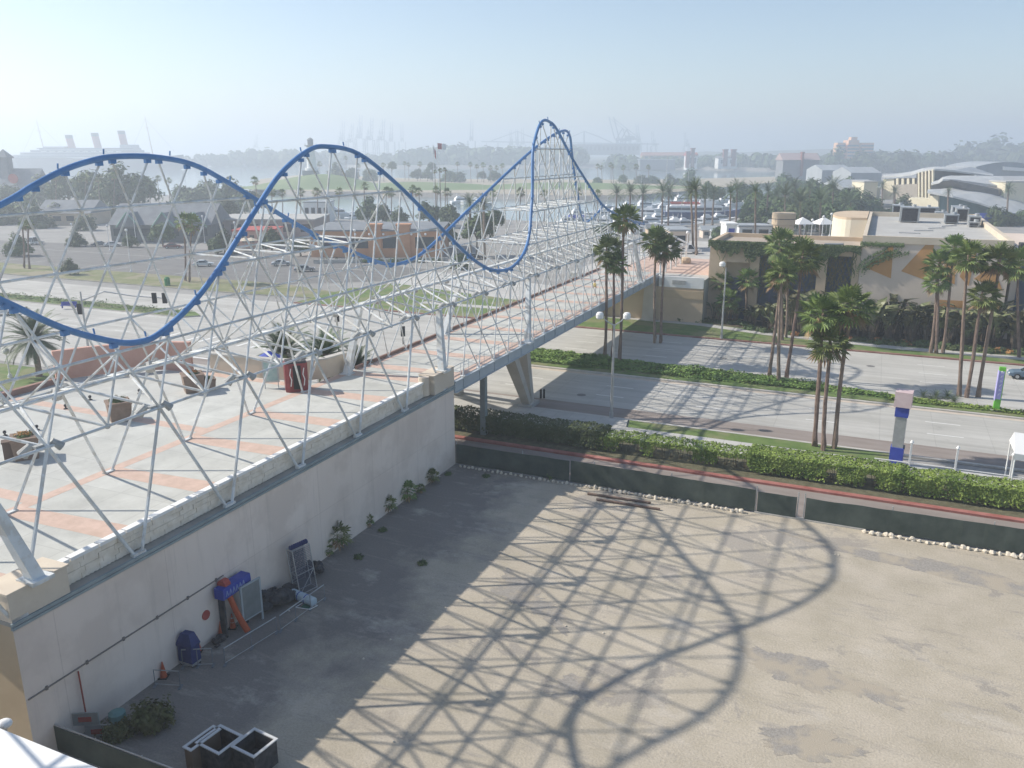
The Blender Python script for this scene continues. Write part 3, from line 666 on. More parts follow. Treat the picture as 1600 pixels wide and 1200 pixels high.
# unit-height trunks are stretched to each palm's own height
TRK = [trunk_mesh(.21, .13, k, .25) for k in range(3)]; TRKD = trunk_mesh(.36, .30, 9, .1)
def link(name, me, parent=None, loc=(0, 0, 0), rz=0, sc=(1, 1, 1)):
    o = bpy.data.objects.new(name, me); COL.objects.link(o); o.parent = parent; o.location = loc; o.rotation_euler = (0, 0, rz); o.scale = sc; return o
def palm(base, h, label, group, kind='fan', lean=None, cs=1.0, low=False, name=None, ts=1.0):
    date = kind == 'date'
    r = thing(name or ('date_palm' if date else 'fan_palm'), label, 'palm tree', base, 0, group)
    if lean is not None:
        v = (Vector(lean)-Vector(base)); h = v.length; r.rotation_euler = v.to_track_quat('Z', 'Y').to_euler()
    sd = random.random()
    link('trunk', TRKD if date else TRK[int(sd*3) % 3], r, (0, 0, -.05), random.uniform(0, 6.28), (ts, ts, h))
    me = (DATEL if low else DATE)[int(sd*10) % (2 if low else 3)] if date else (FANL if low else FAN)[int(sd*10) % (3 if low else 4)]
    q = me
    c = link('crown', q, r, (0, 0, h), random.uniform(0, 6.28), (cs, cs, cs)); c.rotation_euler = (random.uniform(-.12, .12), random.uniform(-.12, .12), random.uniform(0, 6.28))
    if not low and not date:
        link('dead_frond_skirt', SKIRT, r, (0, 0, h), random.uniform(0, 6.28), (cs, cs, cs))
    return r
def skirt():
    mb = MB(); rnd = random.Random(3)
    for i in range(46):
        a = rnd.uniform(0, 6.28); z = -rnd.uniform(.05, .9); r = .15; d = Vector((math.cos(a), math.sin(a), 0)); w = Vector((-math.sin(a), math.cos(a), 0))*.12
        p = d*r+Vector((0, 0, z)); q = d*(r+.16+rnd.uniform(0, .2)*(1+z))+Vector((0, 0, z-.5)); mb.add([p-w, p+w, q+w*.6, q-w*.6], [(0, 1, 2, 3)])
    return fm(mb, 'frond_skirt', [M_DEAD])
SKIRT = skirt()
def ppx(xb, yb, xt, yt, label, group=None, kind='fan', cs=1.0, low=False, z=0.0, ts=1.0):
    p = G(xb, yb, z); q = AY(xt, yt, p.y); return palm(p, 0, label, group, kind, q, cs, low, ts=ts)
GP = 'tall fan palms along the wide road'
for a in [
    (1273, 700, 1281, 492, 'leftmost of three tall rough-trunked fan palms rising from the hedge beside the near lane', .92),
    (1286, 706, 1296, 536, 'shortest and middle one of three rough-trunked fan palms behind the hedge', .82),
    (1303, 703, 1329, 480, 'rightmost of three tall rough-trunked fan palms behind the hedge, leaning right', .98),
    (1202, 591, 1217, 436, 'leftmost slim palm of the tight clump on the median, crown before the ivy wall', .8),
    (1216, 598, 1222, 425, 'straight middle palm of the tight clump at the tapered median', .85),
    (1229, 591, 1253, 402, 'rightmost palm of the tight median clump, leaning right with a big dark crown', 1.1),
    (1228, 529, 1231, 420, 'shorter fan palm on the far verge, seen through the tight median clump', .8),
    (1222, 533, 1221, 383, 'tallest fan palm on the far verge behind the median clump, crown above the ivy', 1.2),
    (1498, 619, 1516, 402, 'tall palm on the median beside dark agaves, left of its group of three', .9),
    (1510, 621, 1538, 462, 'shortest palm of the three on the median left of the lime pylon', .85),
    (1528, 621, 1560, 408, 'palm with a curving trunk nearest the lime pylon on the median', .98),
    (1454, 553, 1469, 412, 'left palm of three on the far verge before the painted triangles', .95),
    (1463, 554, 1463, 440, 'low-crowned middle palm of three on the far verge before the triangles', .8),
    (1473, 553, 1493, 390, 'right palm of three on the far verge, tallest crown over the triangles', 1.0),
    (945, 560, 951, 392, 'left palm of the trio growing through the median beside the footbridge', 1.0),
    (957, 562, 962, 412, 'lowest palm of the trio beside the footbridge, crown hidden behind its neighbour', .8),
    (968, 564, 978, 342, 'tallest palm of the trio beside the footbridge, crown above the roof truss', .92),
    (1023, 536, 1024, 376, 'left one of a palm pair at the far end of the footbridge', 1.05),
    (1032, 536, 1040, 388, 'right one of a palm pair at the far end of the footbridge', 1.0),
    (1592, 560, 1592, 415, 'palm cut by the right picture edge in front of the blue recess', 1.15)]:
    ppx(a[0], a[1], a[2], a[3], a[4], GP, 'fan', a[5]*1.14, ts=.95)
palm(G(62, 590), 4.4, 'stout date palm with a broad crown on the grass island at far left', None, 'date', None, 1.15)
palm(B(1.5, -13.4, 0), 7.6, 'date palm behind the curved plaza wall by the red kiosk', None, 'date', None, .85)
palm(B(1.2, -17.8, 0), 7.4, 'date palm left of the kiosk, spreading behind the plaza wall', None, 'date', None, .9)
palm(B(2.5, -10.9, 0), 6.6, 'small date palm beside the pale column behind the plaza wall', None, 'date', None, .6)
# rows further off: each its own palm, told apart by its place in its row
def row(items, what, group, kind='fan', z=0.0, cs=1.0, low=True, ts=1.0):
    items = sorted(items)
    for i, (x, yb, xt, yt) in enumerate(items):
        ppx(x, yb, xt, yt, f'{what}, {ordn(i)}', group, kind, cs*random.uniform(.88, 1.12), low, z, ts)
row([(1088, 398, 1087, 297), (1083, 386, 1080, 303), (1140, 366, 1142, 302), (1180, 372, 1181, 300)], 'tall date palm standing on the far plaza', 'date palms on the far plaza', 'date', 6.6, .8, True, .6)
row([(961, 352, 964, 303), (984, 360, 985, 301), (1003, 352, 1005, 303), (1034, 356, 1036, 300), (1044, 352, 1045, 302), (1100, 356, 1102, 302), (1113, 352, 1115, 304), (1150, 350, 1152, 298), (1198, 350, 1200, 300), (1212, 346, 1214, 305)], 'date palm in the row before the marina boats', 'date palms along the marina', 'date', 0, 1.35, True, .9)
row([(1226, 372, 1227, 306), (1250, 385, 1251, 316), (1281, 383, 1282, 312), (1301, 360, 1302, 295), (1240, 340, 1242, 292), (1265, 345, 1266, 294), (1335, 340, 1336, 306), (1328, 352, 1329, 316)], 'date palm in the grove left of the wavy roofed building', 'date palms in the grove', 'date', 0, 1.35, True, .9)
row([(1378, 330, 1379, 290), (1397, 338, 1398, 300)], 'broad date palm in front of the wavy roofed building', None, 'date', 0, 1.0)
ppx(1481, 350, 1482, 300, 'small feathery palm under the lowest wavy roof', None, 'date', .7, True)
ppx(1573, 345, 1576, 296, 'date palm standing alone beside the lowest wavy roof', None, 'date', 1.0, True)
row([(405, 345, 398, 282), (425, 348, 424, 300), (442, 346, 441, 302), (470, 346, 469, 300), (497, 350, 495, 300), (529, 352, 530, 299), (571, 350, 570, 291), (603, 342, 604, 299), (612, 343, 611, 301), (646, 350, 645, 296), (655, 352, 654, 300), (683, 352, 682, 297), (700, 350, 699, 301), (770, 346, 771, 302), (812, 344, 813, 300), (850, 347, 851, 302), (905, 346, 904, 300), (935, 348, 934, 303)], 'fan palm on the near bank of the small harbour', 'fan palms on the near harbour bank', 'fan', 0, 1.05, True, 1.0)
row([(681, 345, 680, 268), (689, 350, 688, 266), (696, 348, 695, 265)], 'very tall thin palm by the flagpoles', 'tall thin palms by the flags', 'fan', 0, .5, True, .8)
row([(500, 283, 499, 256), (525, 283, 524, 257), (541, 278, 540, 247), (561, 285, 560, 259), (600, 284, 599, 258), (633, 282, 632, 255), (639, 282, 638, 257), (657, 282, 656, 256), (716, 283, 715, 256), (736, 285, 735, 257), (746, 285, 745, 260), (756, 285, 755, 258), (767, 285, 766, 262), (777, 284, 776, 262), (786, 285, 785, 259), (935, 286, 934, 260), (941, 286, 940, 262), (955, 286, 954, 257), (959, 286, 957, 260), (975, 287, 974, 262), (995, 287, 994, 260), (1014, 287, 1013, 261)], 'small distant fan palm on the grassy point across the water', 'fan palms on the grassy point', 'fan', .5, 1.35, True, 1.2)
row([(88, 335, 87, 278), (134, 340, 133, 278), (156, 338, 155, 279), (178, 338, 178, 275), (248, 315, 247, 279), (265, 316, 264, 282), (203, 330, 202, 282), (235, 330, 234, 288)], 'fan palm among the dark trees left of the harbour', 'fan palms among the left trees', 'fan', 0, 1.05, True)
row([(38, 420, 36, 352), (46, 421, 44, 350)], 'thin trunked palm at the left parking verge', 'thin palms at the parking verge', 'fan', 0, .8, True)
row([(290, 440, 287, 345), (296, 442, 299, 350)], 'fan palm with a full green crown on the parking verge', 'pair of palms on the parking verge', 'fan', 0, 1.3, True)
row([(735, 400, 734, 318), (757, 404, 756, 320)], 'dark palm beside the tan restaurant', 'palms by the restaurant', 'date', 0, 1.0, True)
# broadleaf trees
def crown_mesh(seed, n, R, squash=.8, leafs=.34, clumps=26):
    rnd = random.Random(seed); mb = MB(); cl = []
    for k in range(clumps):
        a = rnd.uniform(0, 6.28); e = rnd.uniform(-.6, 1.3); r = R*rnd.uniform(.35, .82)
        cl.append((Vector((math.cos(a)*math.cos(e)*r, math.sin(a)*math.cos(e)*r, math.sin(e)*r*squash)), R*rnd.uniform(.22, .42)))
    st = random.getstate(); random.seed(seed)
    for k in range(n):
        c, r = cl[k % clumps]; d = Vector((rnd.gauss(0, 1), rnd.gauss(0, 1), rnd.gauss(0, 1))).normalized()
        p = c+d*r*rnd.uniform(.55, 1.05); mb.leaf(p, d+Vector((rnd.uniform(-.6, .6), rnd.uniform(-.6, .6), rnd.uniform(0, .8))), leafs*rnd.uniform(.6, 1.25)*R/3)
    random.setstate(st)
    return fm(mb, 'leafy_crown', [M_TREE])
TREES = [crown_mesh(60+k, 1900, 3, .75+.1*k) for k in range(3)]
def bole():
    mb = MB(); mb.path([(0, 0, 0), (.05, .02, .35), (.02, .06, .7), (0, 0, 1)], [.24, .17, .14, .08], 7)
    for a in range(4):
        x, y = math.cos(a*1.7), math.sin(a*1.7); mb.path([(0, 0, .55+.08*a), (x*.5, y*.5, .85), (x*1.0, y*1.0, 1.08)], [.09, .06, .03], 5)
    return fm(mb, 'trunk', [M_BARK])
BOLE = bole()
def tree(base, h, R, label, group=None, name='broadleaf_tree'):
    r = thing(name, label, 'tree', base, random.uniform(0, 6.28), group)
    hh = max(.4, h-R*.8); link('trunk', BOLE, r, (0, 0, -.1), 0, (1.2, 1.2, hh))
    link('crown', TREES[int(random.random()*3)], r, (0, 0, hh+R*.05), 0, (R/3, R/3, R/3)); return r
def trees(items, what, group, z=0.0):
    for i, (x, yb, yt, wpx) in enumerate(sorted(items)):
        p = G(x, yb, z); k = p.y/F; tree(p, (yb-yt)*k*1.02, wpx*k/2*1.05, f'{what}, {ordn(i)}', group)
trees([(20, 325, 292, 60), (72, 320, 285, 50), (110, 330, 276, 62), (150, 332, 272, 70), (190, 335, 273, 74), (225, 335, 276, 60), (45, 345, 318, 55), (95, 350, 330, 50)], 'dark bushy tree in the clump left of the harbour mouth', 'dark trees on the left bank')
trees([(285, 318, 292, 50), (322, 318, 287, 66), (365, 322, 290, 60), (395, 330, 300, 40)], 'low rounded green tree beside the harbour mouth', 'rounded trees by the harbour mouth')
trees([(575, 350, 315, 44), (598, 352, 322, 40), (622, 354, 330, 34), (672, 352, 318, 44), (705, 356, 322, 42), (700, 385, 350, 46), (745, 400, 336, 60), (770, 380, 330, 40)], 'bushy tree near the tan restaurant', 'trees around the restaurant')
trees([(528, 284, 262, 30), (548, 284, 264, 28), (578, 284, 265, 30), (613, 284, 255, 17), (652, 284, 266, 22), (668, 284, 266, 20), (676, 284, 256, 16), (700, 285, 268, 30), (715, 286, 270, 26), (753, 285, 269, 16), (772, 285, 268, 24), (932, 290, 278, 20), (972, 288, 274, 18), (1000, 288, 276, 30), (1020, 288, 277, 28), (1050, 290, 275, 34), (1075, 291, 272, 40)], 'small round tree on the grassy point', 'round trees on the grassy point')
trees([(1110, 322, 288, 40), (1165, 325, 290, 46), (1205, 345, 306, 56), (1240, 350, 308, 60), (1262, 362, 316, 52), (1290, 366, 320, 60), (1310, 350, 300, 50), (1330, 345, 306, 44), (1275, 320, 284, 60), (1230, 305, 276, 56), (1320, 312, 288, 50), (1170, 352, 318, 40), (1355, 335, 308, 46), (1410, 335, 312, 40)], 'green tree in the grove left of the wavy roofed building', 'grove trees')
trees([(1440, 268, 250, 60), (1350, 270, 248, 70), (1400, 270, 244, 70), (1490, 262, 240, 80), (1550, 262, 236, 80), (1595, 262, 238, 60), (1300, 270, 250, 60), (1250, 272, 254, 60)], 'distant hazy tree behind the wavy roofed building', 'hazy trees behind the wavy roofs')
trees([(1560, 352, 334, 60), (1595, 352, 330, 40)], 'dark shrub-like tree beside the blue tent', 'trees by the blue tent')
trees([(255, 385, 350, 40), (30, 400, 372, 40), (340, 398, 372, 34), (352, 396, 366, 40), (120, 385, 366, 30), (205, 386, 368, 26), (425, 392, 362, 36), (470, 400, 372, 34), (716, 420, 396, 40), (110, 430, 408, 26)], 'small yellow green tree around the parking lot', 'small trees round the parking lot')
# far-off woods that read as one mass
def woods(name, x0, x1, Y, h, n, seed, lab):
    rnd = random.Random(seed); mb = MB()
    for k in range(n):
        x = rnd.uniform(x0, x1); y = Y+rnd.uniform(-30, 160); e = .55+.6*noise.noise(Vector((x*.006, seed, 0)))+.35
        r = h*rnd.uniform(.3, .55)*max(.4, e); z = 3+rnd.uniform(.05, .6)*h*max(.35, e)
        c = Vector((x, y, z)); vs = []
        for q in range(34):
            d = Vector((rnd.gauss(0, 1), rnd.gauss(0, 1), rnd.gauss(0, .8))).normalized(); p = c+d*r*rnd.uniform(.7, 1.1)
            u = d.orthogonal().normalized(); w = d.cross(u); sz = r*rnd.uniform(.3, .55)
            mb.add([p-u*sz, p+w*sz, p+u*sz, p-w*sz], [(0, 1, 2, 3)])
    o = mb.build(name, M_TREE); o['label'] = lab; o['category'] = 'woods'; o['kind'] = 'stuff'; return o
woods('far_woodland', -560, 60, 1500, 24, 430, 1, 'hazy mass of trees on the shore behind the white lighthouse')
woods('far_woodland', -190, 130, 1480, 33, 230, 2, 'taller hazy wood across the water behind the flags')
woods('far_woodland', 150, 620, 1250, 20, 330, 3, 'hazy green band of trees below the red towered building')
woods('far_woodland', 360, 1300, 1150, 26, 480, 5, 'hazy wood at right on both sides of the pink hotel')
# hedges
def hedge(t0, t1, s0, s1, h, n, label, m, gap=0.0, seed=1, taper=None):
    rnd = random.Random(seed); mb = MB(); st = random.getstate(); random.seed(seed)
    for k in range(n):
        t = rnd.uniform(t0, t1); hh = h*(1+.12*noise.noise(Vector((t*.5, seed, 0)))+.07*noise.noise(Vector((t*2.1, seed, 4)))); u = rnd.random()
        dens = noise.noise(Vector((t*.75, seed*3.1, 0)))
        if u < .42: s = rnd.uniform(s0, s1); z = hh-abs(rnd.gauss(0, .09)); nn = Vector((rnd.uniform(-.5, .5), rnd.uniform(-.5, .5), 1))
        else:
            s = rnd.uniform(s0, s1) if u > .9 else (s0+abs(rnd.gauss(0, .14)) if u < .82 else s1-abs(rnd.gauss(0, .1))); z = rnd.uniform(.08, 1)**.8*hh; nn = Vector((rnd.uniform(-.8, .8), -1 if u < .82 else 1, rnd.uniform(-.2, .9)))
        if z < hh*.75 and dens+rnd.uniform(-.12, .12) < -.14+gap*.30 and gap: continue
        if z < .35*hh and rnd.random() < .6*(1 if gap else .3): continue
        mb.leaf((t+rnd.uniform(-.05, .05), s+.12*noise.noise(Vector((t*.8, z, seed))), z+.13), nn, rnd.uniform(.07, .15), 0)
    random.setstate(st)
    r = thing('hedge', label, 'hedge', BO, RB); mb.build('foliage', m, r)
    mb = MB(); t = t0+.3
    while t < t1:
        for q in range(3): mb.path([(t+q*.08, (s0+s1)/2, .1), (t+q*.2-.2+rnd.uniform(-.1, .1), (s0+s1)/2+rnd.uniform(-.3, .3), h*.8)], [.025, .012], 4)
        t += .75
    mb.build('stems', M_BARK, r); return r
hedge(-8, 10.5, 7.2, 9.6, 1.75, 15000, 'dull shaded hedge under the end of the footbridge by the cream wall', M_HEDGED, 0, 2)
hedge(9.8, 24, 7.3, 9.5, 1.5, 9500, 'gappy sparse hedge in mid length with the pavement showing through', M_HEDGE, 1.0, 3)
hedge(22.5, 34, 7.2, 9.7, 1.7, 13500, 'dense bright hedge stretch around the three rough-trunked palms', M_HEDGE, .25, 4)
hedge(33.5, 60, 7.2, 9.6, 1.65, 26000, 'long bright clipped hedge running to the right picture edge', M_HEDGE, .12, 5)
# ground cover on the medians
def cover(name, pts, h, n, m, label, z0=.2, seed=8):
    rnd = random.Random(seed); mb = MB(); st = random.getstate(); random.seed(seed)
    tx = [p[0] for p in pts]; sx = [p[1] for p in pts]
    def inside(x, y):
        c = False
        for i in range(len(pts)):
            a, b = pts[i], pts[i-1]
            if (a[1] > y) != (b[1] > y) and x < (b[0]-a[0])*(y-a[1])/(b[1]-a[1])+a[0]: c = not c
        return c
    k = 0
    while k < n:
        t, s = rnd.uniform(min(tx), max(tx)), rnd.uniform(min(sx), max(sx))
        if not inside(t, s): continue
        z = h*max(.08, .55+.9*noise.noise(Vector((t*.45, s*.6, seed)))+.4*noise.noise(Vector((t*1.7, s*1.9, seed))))
        mb.leaf((t, s, z0+z*rnd.random()**.5), Vector((rnd.uniform(-.8, .8), rnd.uniform(-.8, .8), 1)), rnd.uniform(.10, .22), 0); k += 1
    random.setstate(st)
    o = mb.build(name, m, None, BO, RB); return tag(o, label, 'ground cover', None, 'stuff')
cover('ground_cover', [(-11.5, 34), (20, 34.2), (33, 34.4), (33, 35.8), (20.5, 38.4), (5, 39.2), (-10, 40.8)], .55, 17000, mat('cover_leaf', (.11, .20, .035), (.22, .33, .085), .5, .7), 'mounded green ground cover on the median beside the footbridge', .15, 8)
cover('ground_cover', [(33, 33.6), (60, 33.2), (60, 33.9), (45, 34.5), (33, 36)], .35, 5200, M_HEDGE, 'short green ground cover on the narrow end of the median', .15, 9)
cover('ground_cover', [(-200, 39.4), (-70, 39.4), (-69, 42.6), (-200, 43)], .8, 7000, M_SHRUB, 'low dark plants filling the left median', .15, 10)
# planting in front of the far building
def paddle_plant(seed, n=15, H=3.2):
    rnd = random.Random(seed); mb = MB()
    for k in range(n):
        a = rnd.uniform(0, 6.28); lean = rnd.uniform(.05, .5); h = H*rnd.uniform(.55, 1); d = Vector((math.cos(a), math.sin(a), 0)); w = Vector((-math.sin(a), math.cos(a), 0))
        b = d*.1; m1 = d*(lean*h*.35)+Vector((0, 0, h*.6)); mb.tube(b, m1, .035, 4, 1, .02)
        W = .30*rnd.uniform(.8, 1.25); p = [m1, m1+d*(lean*h*.35)+Vector((0, 0, h*.28)), m1+d*(lean*h*.95+.2)+Vector((0, 0, h*.38))]
        mb.add([p[0], p[1]-w*W+Vector((0, 0, .1)), p[2], p[1]+w*W+Vector((0, 0, .1)), p[1]], [(0, 1, 4), (1, 2, 4), (2, 3, 4), (3, 0, 4)], 0)
    return fm(mb, 'paddle_leaves', [M_BOP, M_BARK])
PADDLE = [paddle_plant(k) for k in range(4)]
def bush_mesh(seed, n, R, m, sq=.7, ls=.13):
    rnd = random.Random(seed); mb = MB(); st = random.getstate(); random.seed(seed)
    for k in range(n):
        d = Vector((rnd.gauss(0, 1), rnd.gauss(0, 1), abs(rnd.gauss(0, 1))*.9+.05)).normalized(); rr = R*(.72+.5*noise.noise(d*2.2+Vector((seed, 0, 0))))*rnd.uniform(.6, 1.08)
        mb.leaf((d.x*rr, d.y*rr, d.z*rr*sq+.1), d+Vector((rnd.uniform(-.6, .6), rnd.uniform(-.6, .6), rnd.uniform(-.2, .6))), ls*rnd.uniform(.6, 1.3))
    random.setstate(st); return fm(mb, 'bush_leaves', [m])
BUSH = [bush_mesh(k, 420, 1.0, M_SHRUB) for k in range(3)]; OBUSH = [bush_mesh(9+k, 260, .8, M_ORANGE) for k in range(2)]
def simple(name, me, loc, rz, sc, label, cat, group=None):
    o = bpy.data.objects.new(name, me); COL.objects.link(o); o.location = loc; o.rotation_euler = (0, 0, rz); o.scale = (sc, sc, sc) if not isinstance(sc, tuple) else sc; return tag(o, label, cat, group)
i = 0; t = 8.6
while t < 50:
    for s in ((67.6, 69.0) if t < 17 else (64.8, 66.9, 69.0)):
        if random.random() < .93:
            sc = random.uniform(1.0, 1.95) if t > 19 else random.uniform(.8, 1.3)
            simple('paddle_leaved_plant', PADDLE[i % 4], B(s+random.uniform(-.7, .5), t+random.uniform(-.5, .5), .1), random.uniform(0, 6.28), sc, 'tall paddle-leaved plant in the thicket along the front of the triangle building', 'plant', 'paddle-leaved thicket plants'); i += 1
    t += 1.25
i = 0; t = 1.0
while t < 50:
    s = 67.2 if t < 14 else 64 - min(1.8, (t-14)*.1)
    simple('dark_bush', BUSH[i % 3], B(s+random.uniform(-.4, .8), t, .1), random.uniform(0, 6.28), random.uniform(.7, 1.35), 'dark rounded bush at the foot of the far building', 'bush', 'bushes at the far building'); i += 1; t += random.uniform(.7, 1.5)
for j, t in enumerate((17.5, 19.2, 21, 27.8, 31.5, 33.4, 35, 44.5, 45.8, 47)):
    simple('orange_bush', OBUSH[j % 2], B(62.6 if t > 20 else 64.5, t, .12), j, random.uniform(.8, 1.3), 'rusty orange flowering bush along the far verge path', 'bush', 'orange bushes by the verge path')
for j, (px, py, hh) in enumerate(((1123, 500, 62), (1164, 505, 70), (1135, 507, 40))):
    p = G(px, py); palm(p, hh*p.y/F, ['slender dark palm before the left pilaster of the ivy building', 'feathery palm before the blue recess left of the ivy wall', 'lowest palm beside the left pilaster of the ivy building'][j], 'palms against the ivy building', 'fan', None, 1.0)
for j, (x, y) in enumerate(((1442, 622), (1462, 622), (1480, 622), (1455, 630), (1490, 630))):
    p = G(x, y); o = simple('agave', DATEL[j % 2], p+Vector((0, 0, .15)), j, .26, 'dark spiky agave on the median left of the three palms', 'plant', 'agaves on the median')
# weeds along the foot of the cream wall
for j, (x, y, hh, lab) in enumerate(((527, 858, 1.9, 'largest weed palm against the cream wall, right of the wire racks'), (512, 868, .8, 'low leafy weed just left of the largest weed palm'), (575, 822, .9, 'small weed sprout at the wall foot, mid-way'), (607, 800, 1.3, 'upright bushy weed at the wall foot'), (637, 782, 1.5, 'bright feathery weed palm near the far wall corner'), (658, 770, .7, 'small weed next to the feathery one'), (676, 755, 1.2, 'weed palm closest to the far wall corner'))):
    p = G(x, y); r = thing('weed_plant', lab, 'weed', p, j)
    mb = MB()
    for q in range(5): mb.path([(0, 0, 0), (random.uniform(-.1, .1), random.uniform(-.1, .1), hh*.5)], [.03, .015], 4)
    mb.build('stems', M_BARK, r)
    c = link('leaves', FANL[j % 3], r, (0, 0, hh*.55), j, (.42*hh/1.3,)*3)
for j, (x, y, lab) in enumerate(((235, 1135, 'large olive green bush growing before the wall in the near left corner'), (185, 1150, 'smaller low bush in the near left corner by the red signboard'))):
    simple('olive_bush', bush_mesh(30+j, 1500, 1.0, mat('olive_leaf', (.07, .085, .025), (.13, .125, .05), .8, .8), 1.1, .09), G(x, y), j, 1.25-.35*j, lab, 'bush')
for j, (x, y) in enumerate(((700, 742), (760, 745), (862, 745), (598, 830), (560, 872), (660, 882), (905, 752))):
    simple('ground_weed', BUSH[j % 3], G(x, y), j, .42 if j != 2 else .8, 'low scruffy weed patch on the dirt lot', 'weed', 'weed patches on the lot')
# ============================================================ FAR PLAZA AND BUILDINGS ALONG THE ROAD
fpz = thing('plaza_terrace', 'raised far plaza with a tan front wall and white parapet at the bridge end', 'terrace', BO, RB)
mb = MB(); mb.box(-14, 7.3, 66.6, 122, -.2, 6.55); mb.box(7.3, 30, 84.1, 122, -.2, 6.55); mb.build('paving_deck', M_WALK, fpz)
mb = MB(); mb.box(-14, 7.3, 66.2, 66.6, -.2, 5.3, 0); mb.box(-14, 7.3, 66.1, 66.6, 3.7, 4.9, 1); mb.build('front_wall', [M_TAN, M_TANW], fpz)
mb = MB(); mb.box(.6, 7.25, 66.15, 66.5, 5.3, 6.9); mb.box(2.6, 4.6, 66.05, 66.16, 5.8, 6.4, 1); mb.box(.8, 1.4, 66.05, 66.16, 5.6, 6.6, 1); mb.build('parapet', [M_WHITE, M_GALV], fpz)
mb = MB(); mb.box(-8, 7.2, 72, 92, 6.552, 6.557); mb.build('paver_band', M_PAVER, fpz)
iv = thing('ivy_building', 'tan building with ivy over its cornice and blue recesses between pilasters', 'building', BO, RB)
mb = MB(); mb.box(7.2, 28.2, 71.2, 84, 0, 11.4, 0)
pil = [(7.2, 9.7), (13.2, 14.5), (17.9, 18.9), (22.6, 23.9), (27.3, 28.2)]
for a, b in pil: mb.box(a, b, 70, 71.2, 0, 11.4)
for (a, b), (c, d), z in zip(pil, pil[1:], (9.0, 10.6, 10.6, 10.6)): mb.box(b, c, 70.05, 71.2, z, 11.4)
mb.box(7.1, 28.2, 69.9, 70.5, 11.4, 12.1); mb.box(7.1, 7.7, 70.5, 84, 11.4, 12.1); mb.box(7.7, 28.2, 83.4, 84, 11.4, 12.1)
mb.build('wall', M_TAN, iv)
for (a, b), (c, d), z in zip(pil, pil[1:], (6.6, 10.6, 10.6, 10.6)):
    mb = MB(); mb.box(b+.02, c-.02, 71.05, 71.16, .3, z-.02, 0)
    for k in range(1, 4): mb.box(b+.02, c-.02, 70.95, 71.05, z*k/4-.09, z*k/4+.09, 1)
    mb.box((b+c)/2-.08, (b+c)/2+.08, 70.94, 71.05, .3, z-.02, 1)
    mb.build('window_recess', [M_BLUEG, mat('recess_mullion', (.10, .11, .2), None)], iv)
mb = MB(); mb.box(7.7, 28.1, 70.5, 83.4, 11.41, 11.5); mb.build('roof', mat('tan_roof', (.36, .30, .24), (.43, .37, .30), .4, .95), iv)
for a, b in ((16, 18.6), (19.5, 22), (22.8, 26)): mb = MB(); mb.prism([K(a, 71, 11.5), K(b, 71, 11.5), K(b-.3, 71, 12.25), K(a+.4, 71, 12.15)], (0, 1.4, 0)); mb.build('skylight', M_SLATE, iv)
mb = MB(); rnd = random.Random(5)
for k in range(12500):
    t = rnd.uniform(7, 28.2); dr = max(.3, 1.5+1.7*noise.noise(Vector((t*.32, 2, 0)))+.9*noise.noise(Vector((t*1.3, 7, 0)))); dr *= (1.25 if t < 14 else .75 if t > 26 else 1)
    z = 12.15-dr*rnd.random()**1.3; mb.leaf((t, 69.8-rnd.uniform(0, .4), z), (rnd.uniform(-.6, .6), -1, rnd.uniform(-.2, .9)), rnd.uniform(.08, .19))
for q in range(26):
    t = rnd.uniform(8, 28); L = rnd.uniform(2, 4.5)
    for k in range(60): mb.leaf((t+.25*math.sin(k*.13+q), 69.85-rnd.uniform(0, .2), 11.6-L*k/60), (rnd.uniform(-.5, .5), -1, .3), rnd.uniform(.05, .11))
for q in range(70):                                    # dry tendrils hanging inside the recesses
    t = rnd.choice((rnd.uniform(14.6, 17.8), rnd.uniform(19, 22.5), rnd.uniform(24, 27.2))); L = rnd.uniform(2.5, 7)
    for k in range(46): mb.leaf((t+.3*math.sin(k*.2+q), 70.6+rnd.uniform(-.3, .2), 10.5-L*k/46), (rnd.uniform(-.5, .5), -1, .3), rnd.uniform(.06, .15), 1)
mb.build('ivy', [M_SHRUB, mat('dry_vine', (.10, .085, .04), (.19, .16, .075), 1.5, .9)], iv)
tb = thing('triangle_building', 'big plain building with ochre triangles painted on its grey front wall', 'building', BO, RB)
mb = MB(); mb.box(28.25, 46.6, 70, 122, 0, 12.7); mb.build('wall', M_GREYW, tb)
mb = MB()
mb.box(28.2, 46.65, 69.85, 70.35, 12.7, 13.65); mb.box(28.2, 28.7, 70.35, 122, 12.7, 13.65); mb.box(46.0, 46.65, 70.35, 122, 12.7, 13.65); mb.box(28.7, 46, 121.4, 122, 12.7, 13.65)
mb.build('parapet', mat('parapet_cream', (.55, .47, .36), (.62, .54, .43), .4), tb)
mb = MB(); mb.box(28.7, 46.0, 70.35, 121.4, 12.71, 12.82); mb.build('roof', M_ROOF, tb)
def tri(pts): m = MB(); m.prism([K(t, 69.985, z) for t, z in pts], (0, -.025, 0)); return m
for tr in ([(28.97, 9.2), (32.25, 12.68), (32.42, 7.86), ], [(33.6, 8.95), (36.2, 12.68), (37.25, 12.68), (37.35, 7.7)], [(37.9, 8.6), (40.1, 12.0), (40.4, 7.5)], [(40.9, 8.6), (41.4, 12.68), (42.5, 12.68), (42.1, 7.4)], [(42.6, 8.4), (44.6, 10.4), (46.2, 7.0)], [(38.6, 5.3), (46.4, 5.4), (46.4, 4.4), (38.6, 4.35)]):
    tri(tr).build('painted_triangle', M_OCHRE, tb)
mb = MB(); mb.box(41.9, 43.0, 69.9, 70, 0, 7.4); mb.build('pilaster', M_GREYW, tb)
mb = MB(); rnd = random.Random(8)
